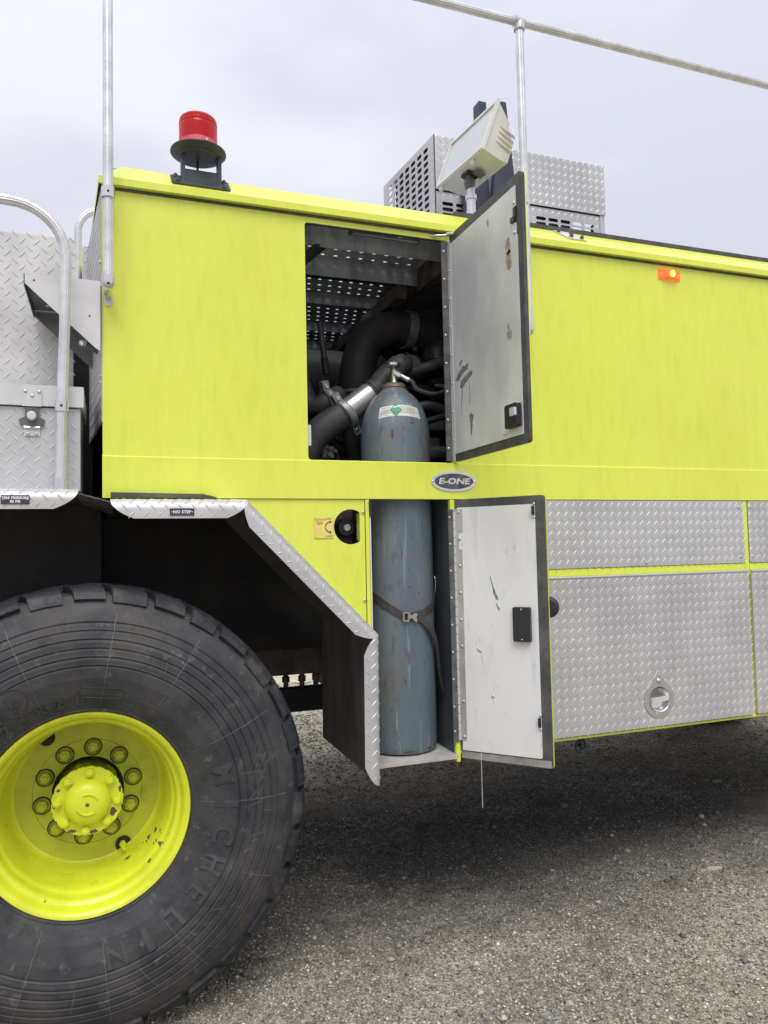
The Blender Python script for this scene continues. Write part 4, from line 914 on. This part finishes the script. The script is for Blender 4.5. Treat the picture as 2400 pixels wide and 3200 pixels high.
# slanted grille side
gA, gB = V3((VX0, VY, 0)), V3((1.368, 1.02, 0)); gu = (gA-gB).normalized(); Lg = (gA-gB).length; gf = FR(gB, gu, (0, 0, 1))
hs = []; nc = 7
for i in range(nc):
    u = .058+.0638*i
    for j in range(17):
        z = 3.278-.0328*j-(.033 if i == 0 else 0)*0
        if z < 2.75: continue
        hs.append(slot(u, z, .046, .0205, 3))
tp_ = [(-.02, VZ0), (Lg, VZ0), (Lg, VZ1+.004), (-.02, VZ1+.004)]
b = MB(); b.extr(tp_, gf, -.003, 0, hs); b.lens(gf, [(Lg-.045, VZ0), (Lg-.004, VZ0), (Lg-.004, VZ1-.004), (Lg-.045, VZ1-.004)]); b.obj('grille_side', tread, VB)
MB().box(VX0-.002, VX0+.002, VY-.004, VY-.001, VZ0, VZ1).obj('corner_seam', blackm, VB)
b = MB(); b.add([(VX0, VY, VZ1-.002), (VX1, VY, VZ1-.002), (VX1, 1.02, VZ1-.002), (1.368, 1.02, VZ1-.002)], [(0, 1, 2, 3)]); b.obj('vent_top', tread, VB)
m = MB(); m.box(VX1-.004, VX1, VY+.01, .62, VZ0, VS); m.box(VX0+.05, 1.80, VY+.10, VY+.5, VZ0, VZ1-.02); m.box(1.80, 2.10, VY+.15, VY+.5, VZ0, 3.02); m.box(2.18, 2.2, VY+.15, VY+.17, VZ0, 3.2); m.box(1.46, 2.17, VY+.03, VY+.05, VZ0, VZ1-.02); m.box(VX0+.02, VX1-.02, VY+.012, VY+.02, 3.03, 3.09); m.add([(1.425, .53, 2.80), (1.39, .93, 2.86), (1.39, .93, VZ1-.02), (1.425, .53, VZ1-.02), (1.46, .53, 2.80), (1.46, .93, 2.86), (1.46, .93, VZ1-.02), (1.46, .53, VZ1-.02)], [(0, 1, 2, 3), (4, 7, 6, 5), (0, 4, 5, 1), (2, 6, 7, 3), (1, 5, 6, 2), (0, 3, 7, 4)]); m.obj('radiator_core', dark, VB)
MB().box(VX1-.03, VX1-.004, VY+.004, VY+.03, VZ0, VZ1-.05).obj('corner_angle', treaddull, VB)
m = MB(); m.box(1.800, 1.850, VY-.05, VY+.0, 2.74, 3.00); m.tube([(1.825, VY-.02, 3.0), (1.825, VY-.02, 3.17)], .012, 10); m.obj('roof_clamp', blackp, VB)

# ------------------------------------------------------------------ engine bay seen through the upper door
def plank(y0, y1, x0, x1, z=2.665, drop=.07, rows=3, px=.056):
    hs = []
    for j in range(rows):
        yy = y0+(y1-y0)*(j+.5)/rows
        n = int((x1-x0-.04)/px)
        for i in range(n): hs.append(slot(x0+.03+px*i+(px*.33*j), yy, .019, .013, 2))
    b = MB(); b.extr(rect(x0, x1, y0, y1), FR((0, 0, z), (1, 0, 0), (0, 1, 0)), 0, .003, [h for h in hs if max(p_[0] for p_ in h) < x1-.005])
    b.box(x0, x1, y1-.003, y1-.0002, z-drop, z); b.box(x0, x1, y0+.0002, y0+.003, z-drop*.35, z)
    return b.obj('walkway_plank', ceilm, truck)
plank(.015, .195, .66, 1.30, drop=.075, rows=2); plank(.20, .475, .66, 1.30, drop=.08, rows=4); plank(.55, .90, .66, 1.30, drop=.055, rows=5, px=.05)
plank(.95, 1.35, .66, 1.35, drop=.05, rows=6, px=.05); plank(1.36, 1.70, .66, 1.35, drop=.05, rows=5, px=.05)
MB().box(1.22, 1.27, .52, 1.70, 2.54, 2.60).obj('cross_beam', rustyb, truck)
MB().box(.66, 1.30, .478, .546, 2.60, 2.67).obj('cross_beam', dark, truck)
b = MB(); b.obox(FR((.69, .12, 2.50), (.45, .5, .5), (0, -.7, .7)), 0, .25, -.02, .02, -.01, .01); b.obj('corner_brace', dark, truck)
MB().lathe([(0, 0), (.12, .0), (.15, .03), (.15, .75), (.12, .78), (0, .78)], (.60, 1.15, 2.30), (1, 0, 0), 40).obj('air_tank', greenish, truck, 40)
D1 = bez([(1.0199, 0.6200, 1.8148), (1.0426, 0.6200, 1.9738), (1.0517, 0.6200, 2.1191), (1.0699, 0.6200, 2.2659), (1.1226, 0.6200, 2.3725), (1.2250, 0.6200, 2.4282), (1.3363, 0.6200, 2.4269), (1.5156, 0.6200, 2.4063)], 48)
ID = empty('intake_duct', parent=truck)
MB().tube(D1, .080, 28).obj('duct_hose', ductm, ID, 60)
cl = D1[len(D1)*6//7-1]; cl0 = D1[len(D1)*6//7]; ddv = (cl0-cl).normalized()
MB().tube([cl-ddv*.02, cl+ddv*.02], .088, 32).obj('duct_clamp', coupm, ID, 40)
fastener('clamp_bolt', 'hex', (1.3057, 0.5300, 2.3152), OUT, .012, greyp, ID)
MB().tube([D1[len(D1)//7*2]-V3((0, 0, .006)), D1[len(D1)//7*2]+V3((0, 0, .006))], .085, 32).obj('duct_clamp', coupm, ID, 40)
MB().tube(bez([(1.4329, 0.8500, 2.5004), (1.5918, 0.8500, 2.5545), (1.7723, 0.8500, 2.5533)], 8), .075, 24).obj('duct_hose', ductm, ID, 60)
MB().tube([(0.8710, 0.5500, 2.4040), (0.8870, 0.5500, 2.2531)], .013, 14).obj('damper_rod', greyp, truck, 40)
MB().tube([(0.8870, 0.5500, 2.2531), (0.8958, 0.5500, 2.1806)], .016, 10).obj('damper_clevis', ductm, truck, 40)
MB().lathe([(.055, 0), (.07, .02), (.07, .10), (.05, .12), (0, .12)], (1.4956, 0.6000, 2.3202), (-.8, -.55, -.2), 24).obj('alternator_case', ductm, truck, 40)
MB().lathe([(0, 0), (.032, 0), (.034, .01), (.034, .05), (.027, .06), (0, .06)], (1.3784, 0.4500, 2.2478), (.2, .1, 1), 20).obj('filler_cap', greyp, truck, 40)
# coupled steel pipe
CPp = empty('coolant_pipe', parent=truck)
q0, q1, q2 = V3((0.8722, 0.2600, 1.9463)), V3((0.9947, 0.2600, 2.0395)), V3((1.1279, 0.2600, 2.1772)); dv = (q1-q0).normalized()
MB().tube(bez([(0.7216, 0.2800, 1.7863), (0.7521, 0.2700, 1.8485), (0.8019, 0.2600, 1.8991), q0], 20), .056, 24).obj('pipe_elbow', ductm, CPp, 60)
MB().tube([q0, q0+dv*.03], .044, 24).obj('pipe_neck', silver, CPp, 40)
MB().tube([q0+dv*.028, q0+dv*.032, q1-dv*.002, q1+dv*.001], [.046, .050, .050, .046], 28).obj('pipe_sleeve', silver, CPp, 40)
MB().tube(bez([q1-dv*.004, q1+dv*.04, (q1+q2)*.5, q2-V3((0, 0, .01)), q2], 20), .049, 24).obj('rubber_sleeve', ductm, CPp, 60)
for s_ in (.012, .055, .085): MB().tube([q1+dv*s_, q1+dv*(s_+.010)], .0525, 28).obj('hose_band', ductm, CPp, 40)
MB().lathe([(0, -.02), (.03, -.015), (.036, 0), (.030, .018), (0, .022)], q2, (0, -1, .2), 24).obj('pipe_end', ductm, CPp, 60)
def coupling(c, axis, r, up=V3((0, 0, 1)), roll=0):
    ce = empty('pipe_coupling', parent=truck); ax = V3(axis).normalized(); u = (up-ax*up.dot(ax)).normalized(); v = ax.cross(u)
    if roll: qm = Matrix.Rotation(roll, 3, ax); u = qm@u; v = qm@v
    MB().tube([c-ax*.016, c-ax*.010, c+ax*.010, c+ax*.016], [r+.004, r+.010, r+.010, r+.004], 28).obj('coupling_ring', coupm, ce, 40)
    for sgn in (1, -1):
        o = c+u*sgn*(r+.020); m = MB(); m.obox(FR(o, ax, u), -.015, .015, -.022, .020, -.014, .014); m.obj('coupling_ear', coupm, ce)
        fastener('coupling_bolt', 'hex', o+v*.012*(1 if v.y < 0 else -1), v if v.y < 0 else -v, .010, chrome, ce)
    return ce
coupling(V3((0.8880, 0.2550, 1.9550))-dv*.0, dv, .053, V3((-.6, -.2, .8)), 0)
MB().extr(rect(-.016, .016, -.008, .008), FR(V3((0.8833, 0.2150, 1.9513)), (.75, 0, -.66), (.66, 0, .75)), 0, .002).obj('coupling_tag', greyp, truck)
coupling(V3((0.8458, 0.3600, 2.0219)), (.9, .2, .35), .045, V3((0, -.2, 1)))
MB().tube(bez([(0.7306, 0.4000, 2.1228), (0.7692, 0.4000, 2.0260), (0.7970, 0.3800, 1.9972), (0.8458, 0.3600, 2.0219), (0.9000, 0.3800, 2.0551)], 20), .042, 24).obj('black_hose', ductm, truck, 60)
MB().tube(bez([(1.0004, 0.4500, 1.7667), (0.9678, 0.4500, 1.9157), (0.9385, 0.4200, 1.9774)], 10), .04, 20).obj('black_hose', ductm, truck, 60)
m = MB(); m.extr([(0, 0), (.05, 0), (.05, .045), (.015, .045)], FR((0.7980, 0.3000, 1.7843), (1, 0, 0), (0, 0, 1)), 0, .01); m.obj('mount_plate', greyp, truck)
for (u, v) in ((1028, 1400), (1028, 1420), (1046, 1408)): fastener('bolt', 'hex', (0.8246, 0.2850, 1.8186) if (u, v) == (1028, 1400) else ((0.8241, 0.2850, 1.7932) if v == 1420 else (0.8494, 0.2850, 1.8091)), OUT, .008, greyp, truck)
for k, (a_, b_, c_) in enumerate((((1.3653, 0.5000, 2.1545), (1.4529, 0.5000, 2.1742), .022), ((1.3634, 0.5000, 2.0819), (1.4659, 0.5000, 2.0723), .018), ((1.3311, 0.4500, 1.9851), (1.4391, 0.4500, 1.9608), .02))):
    MB().tube([a_, b_], c_, 14).obj('black_hose', ductm, truck, 50)
for (a_, b_) in (((1.3165, 0.4000, 1.9730), (1.3992, 0.4000, 1.9299)), ((1.3134, 0.4000, 1.8572), (1.3959, 0.4000, 1.8174))):
    m = MB(); m.box(a_[0], b_[0]+.01, .40, .44, b_[2], a_[2]); m.obj('engine_bracket', coupm, truck); fastener('bolt', 'hex', (b_[0]-.01, .40, (a_[2]+b_[2])/2), OUT, .009, greyp, truck)
MB().box(.67, 1.90, .95, 1.1, 1.62, 2.02).obj('engine_block', ductm, truck)
rc = random.Random(5)
for k in range(7):
    z = 1.70+.085*k; y = .36+.05*(k % 3); MB().tube(bez([(1.17, y+.12, z-.05), (1.30, y, z+rc.uniform(-.03, .03)), (1.50, y+.04, z+rc.uniform(-.06, .06)), (1.85, y+.15, z+.05)], 14), .013+.014*rc.random(), 12).obj('engine_hose', ductm if k % 2 else greyp, truck, 50)
for k in range(6):
    a_ = V3((1.22+.09*k, .40+.03*(k % 2), 1.78+.10*rc.random())); m = MB(); m.box(a_.x, a_.x+.06, a_.y, a_.y+.06, a_.z-.09, a_.z+.04); m.obj('engine_bracket', coupm if k % 2 else ductm, truck)
    fastener('bolt', 'hex', (a_.x+.03, a_.y, a_.z), OUT, .010, greyp, truck)
for k in range(9):
    x = .70+.045*k+rc.uniform(-.01, .01); MB().tube(bez([(x, .55, 1.62), (x+rc.uniform(-.04, .04), .5, 1.80), (x+rc.uniform(-.08, .08), .62, 2.0), (x+rc.uniform(-.1, .1), .75, 2.2)], 12), .005+.006*rc.random(), 8).obj('wiring_hose', ductm, truck, 50)
MB().lathe([(.0, 0), (.075, 0), (.085, .01), (.085, .05), (.078, .055), (.078, .10), (.085, .105), (.085, .15), (0, .15)], (.80, .80, 1.86), (1, 0, 0), 28).obj('filter_housing', coupm, truck, 40)
MB().lathe([(.0, 0), (.06, 0), (.066, .01), (.066, .10), (.05, .13), (0, .13)], (1.34, .62, 2.22), (-.5, -.8, .1), 28).obj('turbo_housing', greyp, truck, 40)
MB().box(1.30, 1.34, .02, 1.70, 2.56, 2.66).obj('cross_beam', rustyb, truck)

# ------------------------------------------------------------------ gas cylinder (a thing of its own, standing on the tray)
CXY = (1.057, .158); CYZ = .636; RC = .1345
GC = empty('gas_cylinder', (0, 0, 0), 'tall blue-grey nitrogen gas cylinder strapped upright inside the open flank doors', 'gas cylinder')
zt = 2.075
pr = [(0, .024), (RC*.75, .022), (RC*.93, .028), (RC*.985, .042), (RC, .065), (RC, 1.215), (RC*.985, 1.245), (RC*.945, 1.276), (RC*.88, 1.307), (RC*.79, 1.334), (RC*.68, 1.357), (RC*.57, 1.374), (RC*.47, 1.386), (RC*.40, 1.394), (RC*.35, 1.404)]
o = MB().lathe(pr, (CXY[0], CXY[1], CYZ), (0, 0, 1), 72).obj('cylinder_body', cylm, GC, 40)
nz = CYZ+1.398
MB().lathe([(.048, 0), (.049, .004), (.046, .007), (.048, .011), (.045, .016), (.045, .024), (.036, .028), (0, .028)], (CXY[0], CXY[1], nz), (0, 0, 1), 32).obj('neck_ring', mat('stained_neck', (.20, .20, .17), .5, .3, var=(.15, .11, .07), vscale=20), GC, 40)
VZ = nz+.026
brass = mat('tarnished_brass', (.38, .34, .24), .35, .8, var=(.2, .17, .12), vscale=30)
m = MB(); m.lathe([(.021, 0), (.019, .008), (.016, .012), (.016, .045), (.013, .06), (.010, .072), (0, .072)], (CXY[0], CXY[1], VZ), (0, 0, 1), 18); m.obj('valve_body', brass, GC, 40)
MB().lathe([(0, .070), (.026, .070), (.0295, .073), (.0295, .082), (.026, .085), (0, .086)], (CXY[0]-.002, CXY[1], VZ), (0, 0, 1), 20).obj('valve_handwheel', chrome, GC, 30)
vo_ = V3((CXY[0], CXY[1]-.012, VZ+.046)); vd = V3((.62, -.45, -.50)).normalized()
m = MB(); m.tube([vo_, vo_+vd*.030], .0135, 6); m.obj('outlet_nut', chrome, GC, 30)
m = MB(); m.tube([vo_+vd*.028, vo_+vd*.062], .0088, 16); m.tube([vo_+vd*.055, vo_+vd*.068], .0105, 16); m.obj('outlet_stem', silver, GC, 40)
h0 = vo_+vd*.064
hp = bez([h0, h0+vd*.02, (1.1281, 0.1000, 2.0338), (1.1777, 0.1000, 2.0201), (1.2219, 0.1100, 2.0232), (1.2635, 0.1300, 2.0411), (1.2785, 0.1700, 2.0672), (1.2600, 0.2100, 2.0774)], 42)
MB().tube(hp, .0082, 14).obj('gas_hose', ductm, GC, 60)
# the wrapped label
def onc(u, v, t): a = -PI/2+u/RC; rr = RC+.0006+t; zz = CYZ+1.262+v
_zs = [(CYZ+z_, r_) for (r_, z_) in pr]
def rad(z):
    for (z0, r0), (z1_, r1) in zip(_zs, _zs[1:]):
        if z0 <= z <= z1_: return r0+(r1-r0)*(z-z0)/max(z1_-z0, 1e-6)
    return RC
def onc(u, v, t=0):
    # the shoulder leans in: follow it
    z = CYZ+1.300+v; a = -PI/2-.20+u/RC; r_ = rad(z)+.0009+t
    return V3((CXY[0]+r_*math.cos(a), CXY[1]+r_*math.sin(a), z))
def grid_patch(u0, u1, v0, v1, bend=0, nu=24, nv=8, t=0):
    b = MB(); vs = [onc(u0+(u1-u0)*i/nu, (v0+(v1-v0)*j/nv)-bend*((u0+(u1-u0)*i/nu)**2), t) for j in range(nv+1) for i in range(nu+1)]
    b.add(vs, [(j*(nu+1)+i, j*(nu+1)+i+1, (j+1)*(nu+1)+i+1, (j+1)*(nu+1)+i) for j in range(nv) for i in range(nu)]); return b
BEND = 1.1
grid_patch(-.090, .090, -.022, .022, BEND).obj('label_sheet', label_w, GC, 40)
m = MB(); n_ = 10; vs = []; fs = []
for i in range(n_+1):
    for j in range(n_+1):
        a_, b_ = i/n_*2-1, j/n_*2-1; vs.append(onc(-.018+(a_-b_)*.0132*.95, .002+(a_+b_)*.0142, .0007))
m.add(vs, [(i*(n_+1)+j, (i+1)*(n_+1)+j, (i+1)*(n_+1)+j+1, i*(n_+1)+j+1) for i in range(n_) for j in range(n_)]); m.obj('label_diamond', label_g, GC, 40)
def lf_(u0, v0, t0): return lambda u, v, t: onc(u0+u, v0+v-BEND*(u0+u)**2, t0+t)
m = MB(); text(m, 'NITROGEN,', lf_(-.062, .0025, .0004), .0075, h=.0002); text(m, 'COMPRESSED', lf_(-.061, -.0065, .0004), .0075, h=.0002); text(m, 'UN 1066', lf_(-.061, -.0145, .0004), .0045, h=.0002)
for k in range(5): text(m, 'KEEP VALVE CLOSED WHEN NOT IN USE' if k % 2 else 'CONTENTS UNDER PRESSURE  STORE', lf_(.036, .014-.0055*k, .0004), .0036, h=.0002)
text(m, 'NON-FLAMMABLE GAS', lf_(-.062, .0145, .0004), .0034, h=.0002); m.obj('label_print', ink, GC)
m = MB(); text(m, 'NON-FLAMMABLE', lf_(-.018, .0015, .0012), .0040, h=.0002); text(m, '2', lf_(-.018, -.017, .0012), .0065, h=.0002)
m.extr([(-.030, .010), (-.027, .0075), (-.008, .0105), (-.005, .0125), (-.008, .0150), (-.026, .0125)], lambda u, v, t: onc(u, v+.003-BEND*u*u, .0009+t), 0, .0003); m.obj('label_white_print', whitep, GC)

rustm = mat('rust_chip', (.10, .045, .03), .7, var=(.17, .09, .06), vscale=60)
redfade = mat('faded_red_paint_rub', (.22, .075, .07), .6, var=(.13, .13, .15), vscale=90, vlo=.35, vhi=.6)
def chip(deg, z, w_, h_, m_, seed):
    rr_ = random.Random(seed); vs = [(0, 0)]; n_ = 18
    for i in range(n_): t_ = 2*PI*i/n_; k = 1+rr_.uniform(-.3, .3); vs.append((w_*k*math.cos(t_), h_*k*math.sin(t_)))
    P_ = []
    for (u, v) in vs:
        a_ = R(-90+deg)+u/RC; rq = rad(z+v)+.0005; P_.append((CXY[0]+rq*math.cos(a_), CXY[1]+rq*math.sin(a_), z+v))
    b_ = MB(); b_.add(P_, [(0, 1+i, 1+(i+1) % n_) for i in range(n_)]); b_.obj('paint_chip', m_, GC)
for k, (dg_, z, w_, h_, m_) in enumerate(((-26, 1.845, .0045, .019, rustm), (-8, 1.868, .005, .009, redfade), (2, 1.853, .0018, .004, rustm), (8, 1.888, .010, .0035, rustm), (28, 1.87, .0018, .003, rustm),
        (-15, 1.40, .0025, .012, rustm), (-16, 1.385, .002, .004, rustm), (-3, 1.275, .008, .004, rustm), (-7, 1.015, .0075, .026, redfade), (4, 1.02, .002, .009, redfade), (-14, .93, .002, .014, rustm),
        (12, 1.25, .003, .004, rustm), (30, .678, .012, .006, rustm), (-10, .675, .02, .004, rustm), (48, .680, .01, .006, rustm), (-35, 1.72, .002, .010, rustm))): chip(dg_, z, w_, h_, m_, k)
# ------------------------------------------------------------------ strap round the cylinder
SP = empty('restraint_strap', (0, 0, 0), 'black webbing strap with metal buckle slung round the blue-grey gas cylinder, tail hanging', 'strap')
def on_cyl(u, v, off=.0025): # picture-side angle parametrisation: u = angle from straight out (deg), v = height
    a = R(-90+u); return V3((CXY[0]+(RC+off)*math.cos(a), CXY[1]+(RC+off)*math.sin(a), v))
def ribbon(path, nrm_c, wdt, name, parent, thick=.0022):
    b = MB(); n = len(path); rows = []
    for i in range(n):
        T = (path[min(i+1, n-1)]-path[max(i-1, 0)]).normalized(); nr = (path[i]-V3((nrm_c[0], nrm_c[1], path[i].z))).normalized() if len(nrm_c) == 2 else V3(nrm_c)
        s_ = T.cross(nr).normalized(); w_ = wdt/2
        rows += [path[i]+s_*w_, path[i]-s_*w_, path[i]-s_*w_+nr*thick, path[i]+s_*w_+nr*thick]
    fs = [(4*i+k, 4*i+(k+1) % 4, 4*i+4+(k+1) % 4, 4*i+4+k) for i in range(n-1) for k in range(4)]+[(0, 1, 2, 3), (4*n-1, 4*n-2, 4*n-3, 4*n-4)]
    b.add(rows, fs); return b.obj(name, websm, parent, 50, recalc=True)
lp = bez([V3((.892, .09, 1.268))]+[on_cyl(*q_) for q_ in ((-74, 1.255), (-60, 1.238), (-42, 1.210), (-25, 1.184), (-14, 1.172), (-4, 1.166), (6, 1.167))], 36)
ribbon(lp, CXY, .026, 'left_webbing', SP)
rp_ = bez([on_cyl(*q_) for q_ in ((0, 1.168), (14, 1.174), (30, 1.186), (48, 1.205), (66, 1.235), (80, 1.265))]+[V3((1.196, .16, 1.285)), V3((1.204, .18, 1.30))], 36)
ribbon(rp_, CXY, .026, 'right_webbing', SP)
tl = bez([on_cyl(4, 1.170, .006), on_cyl(16, 1.150, .010), on_cyl(30, 1.115, .016), on_cyl(42, 1.065, .018), on_cyl(48, 1.00, .018), on_cyl(51, .95, .02), on_cyl(57, .90, .024), on_cyl(62, .872, .03)], 30)
ribbon(tl, (.28, -.96, 0.0), .022, 'strap_tail', SP) if False else ribbon(tl, CXY, .024, 'strap_tail', SP)
bc = on_cyl(-3, 1.166, .008); bfr = FR(bc, (math.cos(R(-3)), math.sin(R(-3)), -.06), (.05, 0, 1))
m = MB(); m.extr(rect(-.034, -.008, -.017, .017, .003, 2), bfr, -.003, .004, [rect(-.028, -.014, -.012, .012, .002, 2)])
m.extr([(-.009, -.008), (.002, -.004), (.010, -.014), (.020, -.020), (.022, -.010), (.018, 0), (.024, .012), (.012, .015), (.003, .006), (-.009, .010)], bfr, -.002, .005)
m.obj('buckle', buckm, SP)
m = MB(); m.tube(bez([(1.165, .30, 1.305), (1.190, .19, 1.308), (1.204, .15, 1.306), (1.206, .145, 1.29), (1.206, .145, 1.25), (1.2, .16, 1.238)], 14), .0035, 8); m.obj('strap_loop', chrome, SP, 50)

# ------------------------------------------------------------------ single stones lying loose on the gravel
def stone(p, s, mi, label):
    b = bmesh.new(); bmesh.ops.create_icosphere(b, subdivisions=2, radius=1); r = random.Random(label)
    for v in b.verts:
        n_ = v.co.copy(); k = 1+.20*math.sin(3*n_.x+r.random()*.3+p[0]*9)+.14*math.sin(4*n_.y+p[1]*7)+.10*r.uniform(-1, 1); v.co = V3((n_.x*s[0]*k, n_.y*s[1]*k, n_.z*s[2]*k))
    me = bpy.data.meshes.new('stone'); b.to_mesh(me); b.free(); me.materials.append(stonem[mi])
    o = bpy.data.objects.new('stone', me); col.objects.link(o); h = float(gheight(np.array([p[0]]), np.array([p[1]]))[0])
    o.location = (p[0], p[1], h+s[2]*.45); o.rotation_euler = (0, 0, r.random()*.6-.3); o['label'] = label; o['category'] = 'stone'
def G(u): return u
stone((2.4535, 0.0665), (.036, .014, .010), 2, 'long flat tan stone, largest one, lying right of the rear flank on gravel')
stone((2.3037, 0.5752), (.0085, .008, .007), 0, 'small round whitish pebble alone on the dark gravel under the truck')
stone((2.2496, 0.3908), (.018, .014, .009), 1, 'dull grey rounded stone just below right of the round whitish pebble')
stone((1.2489, -0.4984), (.015, .012, .009), 1, 'smooth grey stone nearest the bottom edge in the middle')
stone((1.6823, -0.3458), (.010, .012, .009), 0, 'pale upright stone on the brightest gravel, lower right')
stone((2.8753, 0.6020), (.016, .013, .012), 2, 'tan angular stone in the shade right under the rear flank')
stone((3.3532, 0.9870), (.026, .02, .012), 1, 'squarish dark grey stone in the deep shade near the rear wheel')
stone((2.3517, 1.0485), (.022, .020, .013), 1, 'grey lump of stone below the open lower door, in deep shade')
stone((1.1173, -0.4130), (.012, .010, .007), 1, 'small grey chip left of the smooth grey stone at the bottom')
stone((1.1205, -0.3263), (.010, .007, .006), 0, 'small cream chip above the small grey chip near the bottom')
